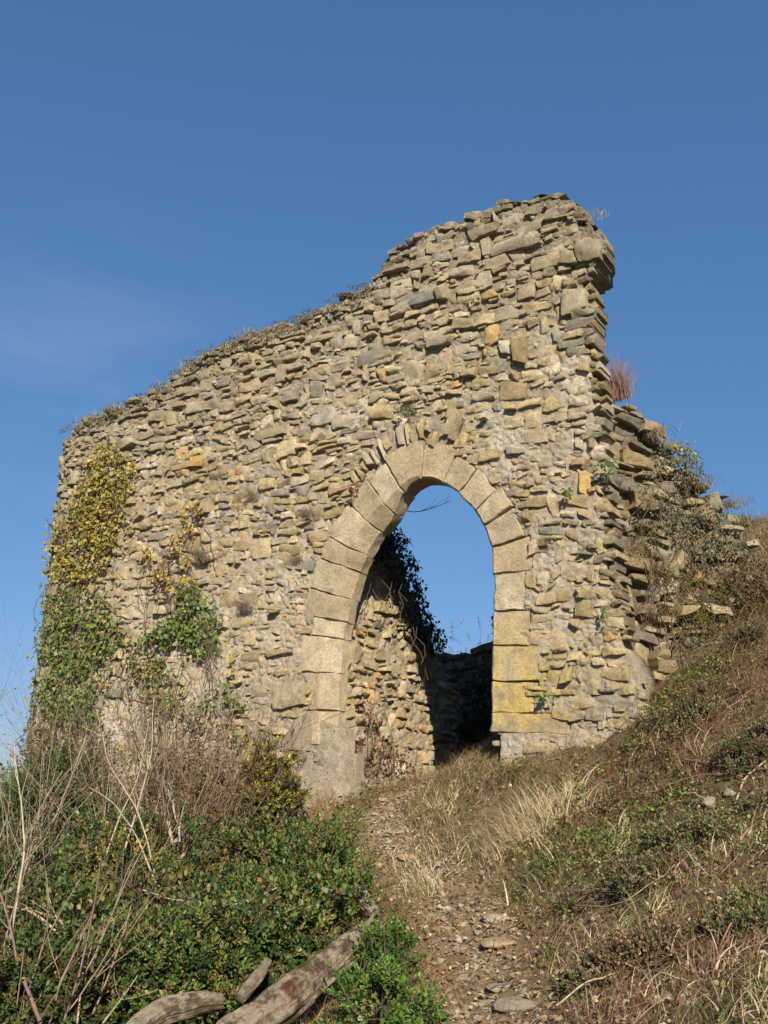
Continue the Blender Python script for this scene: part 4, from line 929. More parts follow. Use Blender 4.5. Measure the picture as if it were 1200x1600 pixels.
# ------------------------------------------------------------------ bare brambles and saplings
PINK = (.29, .20, .15); GREY = (.33, .27, .20); BR = (.21, .135, .095)
SG = 'bare leafless shrubs in front of the wall'
for k, (px, py, Y, H_, n, sp, cl, lab, dp) in enumerate([
    (265, 1370, 9.4, 2.1, 30, .95, BR, 'bare reddish brown shrub in front of the wall between the two ivies', 2),
    (330, 1350, 9.7, 1.5, 13, .8, PINK, 'bare pinkish shrub below the green ivy sprig', 2),
    (150, 1400, 9.2, 1.9, 18, .8, GREY, 'bare grey shrub reaching up the left end of the wall', 2),
    (210, 1370, 9.6, 1.6, 16, .7, PINK, 'bare tangled shrub with pale stems under the long ivy', 2),
    (15, 1430, 8.8, 2.4, 18, .6, GREY, 'tall bare shrub against the sky at the left edge', 2),
    (-20, 1400, 10.5, 2.6, 16, .9, BR, 'bare dark shrub behind the tall one at the left edge', 2),
    (-30, 1500, 7.2, 2.0, 10, .5, GREY, 'bare shrub with long thin stems at the bottom left edge', 2),
    (40, 1620, 5.9, 1.5, 9, .5, PINK, 'bare bramble stems arching over the bottom left corner', 1),
    (385, 1320, 9.7, .9, 9, .4, BR, 'small bare shrub left of the mossy shrub', 2),
    (480, 1330, 9.2, .5, 14, .4, PINK, 'short dry twiggy shrub below the boulders', 1)]):
    c = at(px, py, Y); c[2] = float(gz(c[0], c[1])[0])
    bare_shrub('bare_shrub', c, H_, n, sp, lab, 'shrub', SG, cl, seed=k, depth=dp, r0_=.0105, leafcol=ORG + GRN[:1], nleaf=90, side_n=4)
def cane(pxs, rad, col, label, name='dead_cane', group='pale dead canes leaning over the shrubs'):
    pts = np.array([at(*p) for p in pxs]); q, _ = resample3(pts, .08); q = q + fbm(q * 3, 2, 3)[:, None] * .012
    g = Geo(); tube(g, q, np.linspace(rad, rad * .4, len(q)), 5, col, .15)
    r = np.random.default_rng(int(abs(pxs[0][0]) * 7))
    for i in r.integers(2, len(q) - 1, 4):
        branch(g, q[i], (q[i] - q[i - 1]) + r.normal(0, .04, 3), .25, rad * .45, 0, r, col)
    return tag(g.build(name, M_TWIG, origin=q[0]), label, 'branch', group)
def resample3(p, step):
    q = np.vstack([2 * p[0] - p[1], p, 2 * p[-1] - p[-2]]); out = []
    for i in range(1, len(q) - 2):
        for t in np.linspace(0, 1, 10, endpoint=False):
            a, b, c, d = q[i - 1], q[i], q[i + 1], q[i + 2]
            out.append(0.5 * ((2 * b) + (-a + c) * t + (2 * a - 5 * b + 4 * c - d) * t * t + (-a + 3 * b - 3 * c + d) * t ** 3))
    out = np.array(out + [p[-1]]); L = np.r_[0, np.cumsum(np.linalg.norm(np.diff(out, axis=0), axis=1))]
    n = max(4, int(L[-1] / step)); t = np.linspace(0, L[-1], n)
    return np.stack([np.interp(t, L, out[:, k]) for k in range(3)], 1), t
PALE = (.42, .34, .24)
cane([(250, 1385, 7.7), (215, 1270, 8.2), (175, 1200, 8.6), (150, 1110, 9)], .008, PALE, 'pale cane curving up left from the middle of the thicket')
cane([(248, 1385, 7.5), (215, 1310, 7.9), (180, 1260, 8.3), (140, 1230, 8.6)], .008, PALE, 'pale cane bending low to the left in the thicket')
cane([(190, 1345, 8), (215, 1260, 8.4), (235, 1180, 8.8), (240, 1090, 9.1)], .009, PALE, 'pale upright cane before the bare reddish shrub')
cane([(165, 1340, 8), (190, 1270, 8.2), (215, 1215, 8.6), (232, 1130, 8.8)], .007, PALE, 'thin pale cane left of the pale upright cane')
cane([(262, 1285, 8.8), (268, 1320, 8.7), (280, 1310, 8.7), (262, 1235, 8.9)], .018, (.36, .31, .25), 'stout grey dead stem standing before the wall foot')
cane([(10, 1500, 6.4), (35, 1330, 6.8), (30, 1240, 7.1), (20, 1150, 7.4)], .010, PALE, 'long pale cane rising at the left edge of the thicket')
cane([(120, 1490, 6.6), (95, 1440, 6.7), (50, 1425, 6.7), (10, 1415, 6.8)], .010, (.38, .26, .17), 'brown cane arching to the left edge low in the thicket')
cane([(40, 1420, 6.7), (80, 1450, 6.6), (110, 1490, 6.5), (130, 1530, 6.4)], .012, (.36, .27, .18), 'brown cane sloping down into the bottom left shrub')
cane([(120, 1600, 5.8), (128, 1540, 6), (133, 1490, 6.2), (134, 1455, 6.3)], .007, PALE, 'straight pale stalk standing at the bottom left')
cane([(60, 1600, 5.6), (30, 1510, 5.9), (12, 1430, 6.2), (-10, 1370, 6.4)], .012, (.22, .14, .12), 'dark purple brown stem leaning left in the bottom left corner')
cane([(330, 1420, 7.1), (360, 1415, 7.1), (395, 1405, 7.1), (432, 1388, 7.1)], .008, PALE, 'pale dead branch lying on the evergreen shrub', group='dead branches lying on the shrubs')
cane([(225, 1390, 7.5), (260, 1402, 7.3), (310, 1410, 7.2), (340, 1420, 7.1)], .007, (.36, .30, .22), 'grey dead branch lying across the middle evergreen shrub', group='dead branches lying on the shrubs')
cane([(160, 1600, 5.8), (190, 1560, 6.1), (205, 1540, 6.2), (215, 1525, 6.2)], .007, PALE, 'short pale branch left of the short log', group='dead branches lying on the shrubs')
cane([(618, 794, 10.4), (645, 800, 10.45), (672, 795, 10.5), (705, 782, 10.6)], .006, (.10, .07, .05), 'thin dark twig reaching across the top of the archway', group='twig in the archway')
for k, (p, lab) in enumerate([([(1070, 1187, 7.4), (1120, 1195, 7.3), (1180, 1200, 7.2), (1240, 1206, 7.1)], 'dark fallen branch on the right bank'), ([(1150, 1252, 6.9), (1165, 1215, 7.1), (1195, 1190, 7.3), (1215, 1170, 7.4)], 'pale crossed twig over the dark branch on the bank')]):
    pts = []
    for (x, y, Y) in p:
        q = hit(min(x, 1198), y); q = at(x, y, q[1] - .06); pts.append(q)
    q, _ = resample3(np.array(pts), .06); g = Geo(); tube(g, q, np.linspace(.014 - .006 * k, .006, len(q)), 6, (.16, .11, .09) if k == 0 else PALE, .2)
    tag(g.build('fallen_branch', M_TWIG, origin=q[0]), lab, 'branch')

# ------------------------------------------------------------------ logs
def logskin(geo, q, rd, sides, seed, cf):
    n = len(q); t = np.gradient(q, axis=0); t /= np.linalg.norm(t, axis=1)[:, None]; a = np.cross(t, [0, 0, 1.0]); a /= np.linalg.norm(a, axis=1)[:, None]; b = np.cross(a, t)
    ph = np.arange(sides) * 2 * np.pi / sides; al = np.r_[0, np.cumsum(np.linalg.norm(np.diff(q, axis=0), axis=1))][:, None]
    C3 = np.stack([al * 2.2 + 0 * ph, 3.2 * np.cos(ph)[None] + 0 * al, 3.2 * np.sin(ph)[None] + 0 * al], -1)
    fis = np.abs(fbm(C3 * np.array([1, 2.2, 2.2]), 4, seed + 20, .6)); lump = fbm(C3 * .5, 3, seed + 21); pl = np.clip(fbm(C3 * .8 + 7, 3, seed + 22) * 9, 0, 1)
    endt = np.clip(np.minimum(al, al[-1] - al) / .09, 0, 1); chew = .82 + .18 * endt + .25 * (1 - endt) * fbm(C3 * 2, 2, seed)
    rr = rd[:, None] * (1 + .22 * lump - .22 * np.clip(.25 - fis, 0, 1) * 2 + .10 * pl + .05 * fbm(C3 * 6, 2, seed + 23)) * chew
    V = q[:, None] + (a[:, None] * np.cos(ph)[None, :, None] + b[:, None] * np.sin(ph)[None, :, None]) * rr[..., None]
    i, j = np.meshgrid(np.arange(n - 1), np.arange(sides), indexing='ij'); j2 = (j + 1) % sides
    Q = np.stack([i * sides + j, i * sides + j2, (i + 1) * sides + j2, (i + 1) * sides + j], -1).reshape(-1, 4); V = V.reshape(-1, 3); c = cf(V)
    T = []; V = np.vstack([V, q[0], q[-1]]); c = np.vstack([c, [[.3, .22, .14]], [[.3, .22, .14]]])
    for j in range(sides): T += [(n * sides, (j + 1) % sides, j), (n * sides + 1, (n - 1) * sides + j, (n - 1) * sides + (j + 1) % sides)]
    geo.add(V, Q, c, T)
def log(pxs, rads, label, seed, wood=(.50, .40, .28), peel=True, broken=.0):
    pts = np.array([at(*p) for p in pxs]); q, t = resample3(pts, .012); q = q + fbm(np.c_[q * 5], 3, seed)[:, None] * np.array([.006, .006, .01])
    rd = np.interp(t, np.linspace(0, t[-1], len(rads)), rads)
    rd = rd * (1 + .10 * fbm(np.c_[t * 6, 0 * t, 0 * t + seed], 3, seed))
    def cf(V):
        a = np.clip(fbm(V * np.array([13, 13, 20]), 6, seed + 2, .75) * 5 + .15, 0, 1)[:, None]
        c = np.array(wood) * (1 - a) + np.array([.15, .11, .075]) * a
        if peel:
            b = np.clip(fbm(V * 7 + 9, 3, seed + 4) * 5 - 1.2, 0, 1)[:, None]; c = c * (1 - b) + np.array([.20, .09, .06]) * b * .8
            mm = np.clip(fbm(V * 5 + 33, 3, seed + 6) * 5 - 1.3, 0, 1)[:, None]; c = c * (1 - mm) + np.array([.12, .12, .035]) * mm
        return c
    e = empty('log', tuple(q[0])); tag(e, label, 'log')
    g = Geo(); logskin(g, q, rd, 56, seed, cf); g.build('trunk', M_BARK, e, origin=q[0])
    return e, q, rd
l1, q1, _ = log([(340, 1640, 5.35), (420, 1583, 5.65), (480, 1535, 5.95), (540, 1488, 6.3), (592, 1450, 6.6)], [.098, .10, .105, .09, .08, .065], 'long weathered fallen log with peeling bark beside the path', 3)
g = Geo(); branch(g, q1[-25], (.25, .1, .4), .22, .028, 0, rng, (.4, .33, .24)); g.build('branch_stub', M_BARK, l1, origin=q1[0])
log([(180, 1640, 5.5), (240, 1588, 5.7), (300, 1570, 5.8), (345, 1565, 5.9)], [.05, .058, .06, .05], 'short pale log at the bottom edge left of the long log', 5, wood=(.46, .38, .28))
log([(375, 1560, 6.15), (400, 1530, 6.3), (420, 1500, 6.45)], [.04, .045, .025], 'broken grey log stub between the long log and the shrubs', 7, wood=(.4, .33, .24))
log([(553, 1385, 7.6), (566, 1402, 7.4), (585, 1425, 7.25)], [.03, .045, .04], 'small pale driftwood root at the edge of the path', 9, wood=(.5, .42, .3), peel=False)

# ------------------------------------------------------------------ path stones
PS = [(590, 905 + 548, .10, 'round'), ]
stones_px = [(695, 1450, .11, (.40, .31, .18), 'round ochre stone on the left rim of the path'), (722, 1443, .10, (.42, .34, .22), 'flat tan stone right of the round ochre stone'),
    (775, 1436, .16, (.38, .34, .27), 'grey slab lying across the upper path'), (785, 1475, .20, (.42, .35, .24), 'large flat tan slab in the middle of the path'),
    (800, 1452, .10, (.36, .29, .2), 'brownish stone just above the large tan slab'), (720, 1482, .09, (.36, .3, .22), 'small stone left of the large tan slab'),
    (747, 1503, .08, (.42, .35, .25), 'small pale stone below the large tan slab'), (785, 1545, .13, (.40, .36, .29), 'pale grey stone in the lower path'),
    (815, 1572, .20, (.36, .33, .28), 'big ridged grey stone at the bottom of the path'), (765, 1565, .08, (.42, .35, .22), 'small yellowish stone left of the big ridged stone'),
    (730, 1527, .12, (.33, .27, .19), 'brown slab half sunk in the lower path'), (650, 1393, .13, (.40, .33, .22), 'sandy stone on the left fork of the path'),
    (640, 1340, .15, (.42, .34, .22), 'sandy slab at the start of the worn steps'), (690, 1350, .12, (.34, .29, .22), 'grey brown stone in the grass by the path'),
    (590, 1352, .13, (.44, .36, .23), 'ochre broken stone left of the worn steps'), (605, 1362, .10, (.46, .38, .25), 'ochre chip under the ochre broken stone'),
    (560, 1345, .12, (.40, .33, .23), 'tan stone at the edge of the green shrub'), (775, 1412, .09, (.38, .30, .18), 'ochre stone above the grey slab'),
    (620, 1300, .12, (.36, .3, .21), 'flat stone trodden in the upper path'), (588, 1285, .10, (.38, .31, .22), 'low stone beside the bare earth near the jamb'),
    (600, 1250, .11, (.45, .38, .27), 'pale stone at the foot of the passage wall'), (590, 1262, .08, (.42, .36, .26), 'small pale stone before the passage wall foot'),
    (620, 1535, .05, (.5, .45, .38), 'white chip left of the lower path'), (710, 1620, .1, (.4, .34, .24), 'stone at the bottom edge of the path')]
for k, (px, py, s_, cl, lab) in enumerate(stones_px):
    P = hit(px, py); s_ *= .8; g = rock_geo(P + np.array([0, 0, .0]), (s_ * .80, s_ * .62, s_ * .22), rng, k + 3, col=np.array(cl) * np.array([1.2, 1.1, .95]), rot=rng.uniform(-.5, .5), n=14)
    tag(g.build('path_stone', M_STONE, origin=P), lab, 'stone', 'stones in the footpath')
for k, (px, py, s_, lab) in enumerate([(930, 1440, .06, 'pale stone among leaves on the middle of the bank'), (1070, 1570, .07, 'white stone near the bottom of the bank'), (975, 1410, .05, 'tan stone on the bank above the pale one'), (1110, 1260, .09, 'sandy rubble stone on the upper bank'), (1140, 1245, .08, 'second sandy rubble stone on the upper bank beside the branch')]):
    P = hit(px, py); g = rock_geo(P + np.array([0, 0, .02]), (s_ * .6, s_ * .5, s_ * .4), rng, k + 43, col=(.44, .37, .28), n=10)
    tag(g.build('loose_stone', M_STONE, origin=P), lab, 'stone', 'loose stones on the bank')
for k, (px, py, a_, b_) in enumerate([(1112, 966, .15, .07), (1085, 990, .17, .08), (1060, 1012, .15, .08), (1035, 1022, .14, .07)]):
    P = hit(px, py + 6); P[2] += b_ * .25; g_ = Geo(); q_ = np.array([[(-a_ * .8, -b_ * .7), (a_ * .8, -b_ * .7), (a_ * .8, b_ * .7), (-a_ * .8, b_ * .7)]]) + rng.normal(0, .015, (1, 4, 2))
    yw = rng.uniform(-.7, -.2); tl = rng.uniform(-.1, .35)
    def mp_(a, z, h): xx = a * math.cos(tl) - z * math.sin(tl); zz = a * math.sin(tl) + z * math.cos(tl); return np.stack([P[0] + xx * math.cos(yw) + h * math.sin(yw), P[1] + xx * math.sin(yw) - h * math.cos(yw), P[2] + zz + 0 * h], -1)
    stone_geo(g_, q_, mp_, np.array([.04]), np.array([(.52, .44, .32)]), rng, rough=1.4, seed=70 + k, back=.16)
    tag(g_.build('fallen_block', M_STONE, origin=P, sharp=40), ['pale fallen block highest on the bank beside the mossy stones', 'pale fallen block second from the top below the mossy stones', 'pale fallen block third down the bank under the mossy stones', 'lowest pale fallen block at the wall corner'][k], 'stone', 'pale blocks fallen from the broken end')
# gravel: uncountable
g = Geo(); n = 6000
tt = rng.random(n) * (len(path_w) - 1); i = tt.astype(int).clip(0, len(path_w) - 2); f = (tt - i)[:, None]
xy = path_w[i] * (1 - f) + path_w[i + 1] * f; xy = xy + rng.normal(0, .20, (n, 2)) * np.where(xy[:, 1:] > 8.2, .6, 1); z = gz(xy[:, 0], xy[:, 1])
for k in range(n):
    pass
V0 = np.array([(1, 0, 0), (0, 1, 0), (-1, 0, 0), (0, -1, 0), (.1, .1, .8), (0, 0, -.6)])
T0 = np.array([(0, 1, 4), (1, 2, 4), (2, 3, 4), (3, 0, 4), (1, 0, 5), (2, 1, 5), (3, 2, 5), (0, 3, 5)])
sz = np.exp(rng.normal(-4.6, .7, n)).clip(.003, .055); Rm = rotm(rng.uniform(0, 6.28, n), rng.normal(0, .4, n), rng.normal(0, .4, n))
VV = np.einsum('nij,nkj->nki', Rm, V0[None] * rng.uniform(.6, 1.3, (n, 6, 3)) * np.array([1, .8, .6])) * sz[:, None, None] + np.c_[xy, z + .002][:, None]
g.add(VV, None, np.repeat(palette(rng, n, [1, 1, 1], [(.40, .325, .20), (.46, .39, .27), (.31, .24, .155)]), 6, 0), (T0[None] + (np.arange(n) * 6)[:, None, None]).reshape(-1, 3))
tag(g.build('gravel', M_STONE, smooth=False), 'loose gravel and chips scattered down the worn footpath', 'gravel', kind='stuff')

# ------------------------------------------------------------------ grass, ground cover, litter on the bank
def scatter(n, x0, x1, y0, y1, wf, r):
    x = r.uniform(x0, x1, n); y = r.uniform(y0, y1, n); k = r.random(n) < wf(x, y); x, y = x[k], y[k]
    # nothing inside the wall
    L = np.stack([x, y], -1) - O[:2]; s = L @ U[:2]; d = L @ IN[:2]
    inside = (d > -.02) & (d < .8) & (s > -6) & (s < 3.2) & ~((s > .05) & (s < 1.65))
    x, y = x[~inside], y[~inside]; return np.c_[x, y, gz(x, y)]
def pathm(x, y): return np.exp(-(seg_dist(x, y, path_w) / np.where(y > 8.2, .18, .27)) ** 2)
def visible_w(x, y):   # denser near the camera's view, none far outside it
    az = x / np.maximum(y, .1); return (np.abs(az) < .55) * 1.0
rg = np.random.default_rng(77)
# a few long pale canes fallen across the bank
for k, (a_, b_, lab) in enumerate([((1060, 1130), (1100, 1160), 'short pale stalk lying high on the bank'), ((870, 1590), (960, 1545), 'long pale stalk lying on the lower left of the bank'), ((1010, 1555), (1075, 1558), 'pale stalk lying level near the bottom of the bank'), ((1130, 1490), (1195, 1420), 'reddish stalk slanting up at the right of the bank'), ((1065, 1255), (1110, 1270), 'pale stalk beside the sandy rubble on the bank'), ((985, 1250), (1150, 1225), 'thin brown stalk lying across the upper bank'), ((1040, 1340), (1130, 1400), 'thin straw stalk crossing the middle of the bank')]):
    A_, B_ = hit(*a_), hit(*b_); tq = np.linspace(0, 1, 12)[:, None]; q_ = A_ * (1 - tq) + B_ * tq; q_[:, 2] = gz(q_[:, 0], q_[:, 1]) + .05 + .03 * np.sin(tq[:, 0] * 3); q_ += fbm(q_ * 6, 2, k)[:, None] * .02
    g_ = Geo(); tube(g_, q_, np.linspace(.006, .003, 12), 4, [(.5, .42, .28), (.3, .17, .12), (.28, .2, .13)][(0, 0, 0, 1, 0, 2, 0)[k]]); tag(g_.build('fallen_stalk', M_TWIG, origin=q_[0]), lab, 'stalk', 'dry stalks fallen on the bank')
def wx(x, y):
    return visible_w(x, y) * np.clip(1 - 1.25 * pathm(x, y), .02, 1) * (.45 + .55 * (n2(x, y, 1.3, 6) > -.15)) * np.where(x < -1.2, .25, 1) * np.where((x > 1.3) & (y < 7.8), .55, 1)
straw_c = at(820, 1300, 7.9)
P = scatter(190000, -3.5, 5.5, 3.8, 12.5, wx, rg); n = len(P)
sel = n2(P[:, 0], P[:, 1], .9, 16) + rg.normal(0, .35, n)
# straw near the path head, red stems below the wall, green on the bank
hd = np.exp(-(((P[:, 0] - .75) / .95) ** 2 + ((P[:, 1] - 8.9) / 1.2) ** 2)); red = np.exp(-(((P[:, 0] - 2.2) / .8) ** 2 + ((P[:, 1] - 8.0) / .6) ** 2))
c = np.where((sel > .05)[:, None], np.array([.14, .175, .045]), np.array([.36, .255, .13]))
u = rg.random(n); c = np.where((u < .55 * hd)[:, None], np.array([.44, .35, .20]), c); c = np.where((u > 1 - .7 * red)[:, None], np.array([.27, .125, .08]), c)
bn = rg.random(n); c = np.where((bn < .30)[:, None], np.array([.24, .125, .07]), c); c = np.where((bn > .93)[:, None], np.array([.46, .37, .23]), c)
c = c * rg.normal(1, .28, (n, 1)).clip(.4, 1.9)
H_ = (.045 + .05 * rg.random(n) + .05 * hd + .06 * red * rg.random(n)) * np.where(pathm(P[:, 0], P[:, 1]) > .4, .4, 1)
g = Geo(); blades(g, P - [0, 0, .005], H_ * 1.2, rg.uniform(0, 6.28, n), rg.uniform(.2, 1.8, n), rg.uniform(.0015, .0032, n), c, seg=2)
tag(g.build('grass', M_GRASS), 'mixed dry and green grass covering the bank and the ground before the arch', 'grass', kind='stuff')
# longer dry stems and red stalks
P = scatter(60000, -1.5, 5.5, 3.8, 12, wx, rg); n = len(P); red = np.exp(-(((P[:, 0] - 2.3) / 1.3) ** 2 + ((P[:, 1] - 7.9) / 1.0) ** 2)); u = rg.random(n)
kk = u < .42 + .45 * np.clip(n2(P[:, 0], P[:, 1], 1.5, 36) * 2, 0, 1) * (P[:, 0] > .9) + .6 * red; P = P[kk]; red = red[kk]; n = len(P)
u3 = rg.random(n); c = np.where((u3 < .6 * red + .30)[:, None], np.array([.27, .115, .07]), np.array([.42, .33, .19])); c = np.where((u3 > .62)[:, None], np.array([.15, .10, .06]), c); c = c * rg.normal(1, .2, (n, 1))
g = Geo(); blades(g, P, rg.uniform(.06, .24, n) * (1 + .4 * red), rg.uniform(0, 6.28, n), rg.uniform(.1, 2.2, n), rg.uniform(.0013, .0028, n), c, seg=4)
tag(g.build('dry_stalks', M_GRASS), 'thin red and straw coloured stalks standing in the grass below the wall', 'dry stalks', kind='stuff')
# ground cover leaves
P = scatter(160000, -2.5, 5.5, 3.8, 11.5, lambda x, y: visible_w(x, y) * np.clip(1 - 1.6 * pathm(x, y), 0, 1) * (n2(x, y, 1.6, 26) + .5 * n2(x, y, 6, 27) > .0) * np.where((x > .9) | (x < 0), 1, .12), rg); n = len(P)
ci = np.clip(((n2(P[:, 0], P[:, 1], 2.6, 28) + rg.normal(0, .25, n)) * 3 + 2.5).astype(int), 0, 4)
c = np.array([(.05, .08, .025), (.09, .14, .035), (.14, .20, .04), (.20, .22, .055), (.22, .13, .07)])[ci] * rg.normal(1, .22, (n, 1)).clip(.4, 1.6)
g = Geo(); leaves(g, P + np.c_[np.zeros((n, 2)), rg.uniform(.0, .05, n) + rg.random(n) * .16 * np.clip(n2(P[:, 0], P[:, 1], 2.2, 37) * 2.2, 0, 1)], rotm(rg.uniform(0, 6.28, n), rg.normal(.3, .5, n), rg.normal(0, .5, n)), rg.uniform(.012, .026, n) * (1 + .5 * (n2(P[:, 0], P[:, 1], 1.9, 29) > .1)), c, LEAF_OVAL, 1.3)
tag(g.build('ground_cover', M_IVY), 'low green creeping leaves matted over the right bank', 'ground cover', kind='stuff')
# leaf litter
P = scatter(34000, -3, 5.5, 3.8, 11.5, lambda x, y: visible_w(x, y) * .55, rg); n = len(P)
c = np.array([(.48, .36, .22), (.34, .20, .10), (.24, .13, .075), (.56, .46, .33)])[rg.integers(0, 4, n)] * rg.normal(1, .15, (n, 1))
g = Geo(); leaves(g, P + [0, 0, .02], rotm(rg.uniform(0, 6.28, n), rg.normal(0, .45, n), rg.normal(0, .45, n)), rg.uniform(.015, .045, n), c, LEAF_DEAD)
tag(g.build('leaf_litter', M_GRASS), 'fallen brown and tan leaves lying over the bank', 'leaf litter', kind='stuff')
# dry twigs lying
g = Geo(); P = scatter(2600, -1, 5.5, 3.8, 11.0, lambda x, y: visible_w(x, y) * .5, rg)
for p in P:
    a = rg.uniform(0, 6.28); L = rg.uniform(.08, .35); d = np.array([math.cos(a), math.sin(a), 0]); pts = [p + d * L * q + np.array([0, 0, .03]) + rg.normal(0, .012, 3) for q in (0, .3, .6, 1)]
    pts = np.array(pts); pts[:, 2] = gz(pts[:, 0], pts[:, 1]) + rg.uniform(.02, .06); tube(g, pts, rg.uniform(.0015, .004), 3, np.array([(.36, .28, .19), (.2, .12, .09), (.15, .11, .08)][rg.integers(3)]))
tag(g.build('twig_litter', M_TWIG), 'broken dry twigs strewn over the bank and path edges', 'twigs', kind='stuff')
# tussocks
P = hit(1185, 960); leaf_bush('dry_bush', 'large dry brown bush on the bank against the rubble at the right edge', [(P + np.array([dx, dy, dz]), (r1, r1, r2)) for dx, dy, dz, r1, r2 in [(0, .1, .12, .34, .24), (.3, .3, .3, .36, .28), (-.25, .2, .1, .24, .18), (.1, .6, .4, .34, .26), (.5, .1, .2, .3, .25)]], [(.22, .15, .08), (.15, .10, .06), (.30, .22, .12), (.12, .12, .05), (.26, .14, .09)], 15000, (.018, .036), seed=80, mat=M_GRASS, shoot_len=.16, per=7, width=.6)
for k, (px, py, Y, rx, rz, cl, lab) in enumerate([(1150, 1010, 9.0, .32, .22, 0, 'dark tangled low shrub on the bank top below the broken end'), (1195, 935, 9.6, .4, .34, 1, 'brown tangled shrub high on the bank at the right edge'), (1080, 1120, 7.9, .28, .14, 2, 'green low plant mat on the upper bank below the white stones'), (1170, 1180, 7.2, .22, .14, 0, 'dark low shrub beneath the fallen branch on the bank'), (980, 1230, 7.6, .26, .12, 1, 'rusty low growth on the bank below the wall corner'), (1100, 1300, 6.4, .24, .10, 2, 'green low plant mat in the middle of the bank'), (960, 1390, 6.5, .22, .09, 0, 'dark green low plant mat right of the path head'), (1150, 1440, 5.4, .2, .09, 2, 'green plant mat on the right of the lower bank'), (1020, 1490, 5.4, .18, .08, 1, 'brown low growth in the middle of the lower bank'), (900, 1540, 5.4, .14, .07, 2, 'small green plant mat beside the lower path')]):
    P = hit(min(px, 1197), py); P = at(px, py, P[1]); rz *= .7; P[2] = float(gz(P[0], P[1])[0]) + rz * .1
    leaf_bush('low_shrub', lab, [(P + np.array([dx * rx, dy * rx, float(gz(P[0] + dx * rx, P[1] + dy * rx)[0]) - float(gz(P[0], P[1])[0])]), (rx * q_, rx * q_, rz * q_)) for dx, dy, q_ in [(0, 0, .7), (.9, .3, .5), (-.8, .4, .55), (.3, -.9, .45), (-.5, -.7, .4), (1.5, -.4, .35), (-1.4, -.2, .3)]], [[(.07, .09, .035), (.15, .10, .055), (.09, .12, .04), (.20, .14, .08)], [(.22, .13, .075), (.16, .10, .06), (.28, .19, .11), (.11, .12, .04)], [(.09, .13, .035), (.12, .15, .04), (.18, .12, .06), (.22, .17, .09)]][cl], int(6500 * rx / .25), (.012, .026), seed=60 + k, mat=M_IVY, shoot_len=.09, per=8, group='low growth on the right bank')
def tussock(px, py, n, H_, cols, lab, lean=1.2, sp=.08, dirn=None):
    P0 = hit(px, py); r = np.random.default_rng(int(px + py)); b = P0 + np.c_[r.normal(0, sp, (n, 2)), np.zeros(n)]; b[:, 2] = gz(b[:, 0], b[:, 1])
    a = r.uniform(0, 6.28, n) if dirn is None else r.normal(dirn, 1.25, n)
    c = np.array(cols)[r.integers(0, len(cols), n)] * r.normal(1, .15, (n, 1))
    g = Geo(); blades(g, b, H_ * r.uniform(.5, 1.15, n), a, lean * r.uniform(.15, 1.8, n), r.uniform(.003, .0065, n), c, seg=5, curve=r.uniform(1.3, 2.1))
    tag(g.build('grass_tussock', M_GRASS, origin=P0), lab, 'grass tussock', 'dry grass tussocks')
BL = [(.78, .66, .45), (.62, .50, .31), (.46, .36, .2), (.7, .58, .38)]
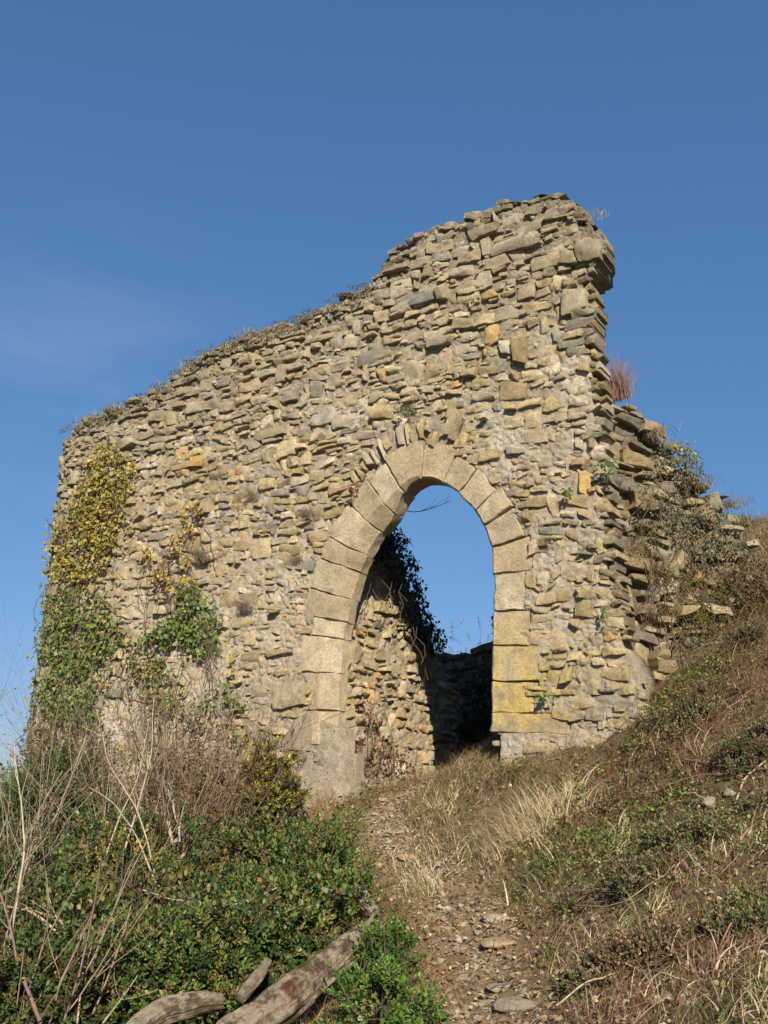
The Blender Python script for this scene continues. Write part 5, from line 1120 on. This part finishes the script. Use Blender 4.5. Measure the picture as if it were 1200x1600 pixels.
for a in [(830, 1300, 520, .30, BL, 'large blond grass tussock arching on the right of the path head', 1.3, .13, R(200)), (800, 1320, 340, .26, BL, 'blond grass tussock drooping left below the largest one', 1.4, .10, R(210)),
          (870, 1270, 260, .26, BL, 'straw tussock above and right of the largest one', 1.0, .10), (655, 1395, 300, .18, BL + GG[:1], 'flattened straw tussock on the left side of the path', 1.6, .10, R(230)),
          (665, 1345, 240, .18, BL + GG[:1], 'straw tussock between the two arms of the path', 1.4, .12, R(220)), (735, 1330, 240, .17, BL + GG, 'greenish straw tussock in the middle of the path head', 1.3, .12),
          (680, 1270, 260, .14, BL + GG, 'low straw tussock in front of the passage', 1.0, .14), (850, 1370, 320, .20, GG + GG + BL[:1], 'green grass tussock below the blond tussocks', 1.3, .11, R(200)),
          (500, 1275, 240, .22, [(.4, .24, .14), (.36, .28, .16)], 'rusty grass tussock at the foot of the boulders', .8, .10), (610, 1220, 200, .10, BL, 'thin straw tussock at the passage wall foot', .8, .15),
          (1160, 880, 420, .32, [(.30, .2, .12), (.22, .13, .08), (.36, .28, .16)], 'brown grass tussock on the bank top beside the broken end', 1.0, .16), (1190, 850, 420, .34, [(.42, .32, .19), (.3, .2, .12)], 'tall tan grass tussock on the skyline at the right edge', .8, .16),
          (1140, 960, 340, .26, [(.24, .16, .09), (.34, .27, .15)], 'brown tussock against the lowest stones of the broken end', 1.2, .15), (1190, 960, 380, .28, [(.24, .14, .09), (.3, .22, .13), (.12, .12, .05)], 'tangled brown tussock high on the right bank', 1.3, .18),
          (1110, 1040, 260, .20, [(.36, .3, .18), (.16, .17, .06)], 'mixed tussock right of the white stones', 1.3, .14), (800, 1185, 200, .12, GG + RB_, 'low greenish tussock at the right foot of the archway', .8, .14), *[(px_, py_, 150, .16, cc_, lb_, 1.1, .10) for px_, py_, cc_, lb_ in [(930, 1250, BL[1:] + RB_, 'rusty straw tussock under the right jamb on the bank'), (1010, 1180, RB_ + BL[1:2], 'red brown tussock just below the lower wall corner'), (1080, 1190, BL[1:3] + RB_, 'straw tussock left of the fallen branch'), (960, 1320, BL[1:] + GG, 'mixed tussock on the bank level with the blond tussocks'), (1060, 1360, RB_ + BL[1:2], 'reddish tussock in the middle of the bank'), (1160, 1330, BL[1:] + GG, 'straw and green tussock right of the middle of the bank'), (1000, 1440, BL[1:3] + GG, 'straw tussock above the lowest brown growth'), (1110, 1510, RB_ + BL[1:3], 'brownish tussock on the lower right of the bank'), (920, 1480, BL[1:] + RB_, 'dry tussock near the right rim of the path'), (1180, 1570, BL[1:] + GG, 'dry tussock in the bottom right corner'), (980, 1570, BL[1:3] + RB_, 'flattened dry tussock at the bottom of the bank'), (1120, 1110, BL[1:3] + GG, 'straw tussock high on the bank under the fallen blocks')]], (1030, 1090, 220, .14, RB_ + GG, 'reddish tussock at the lower right corner of the wall', .8, .12)]:
    tussock(*a)
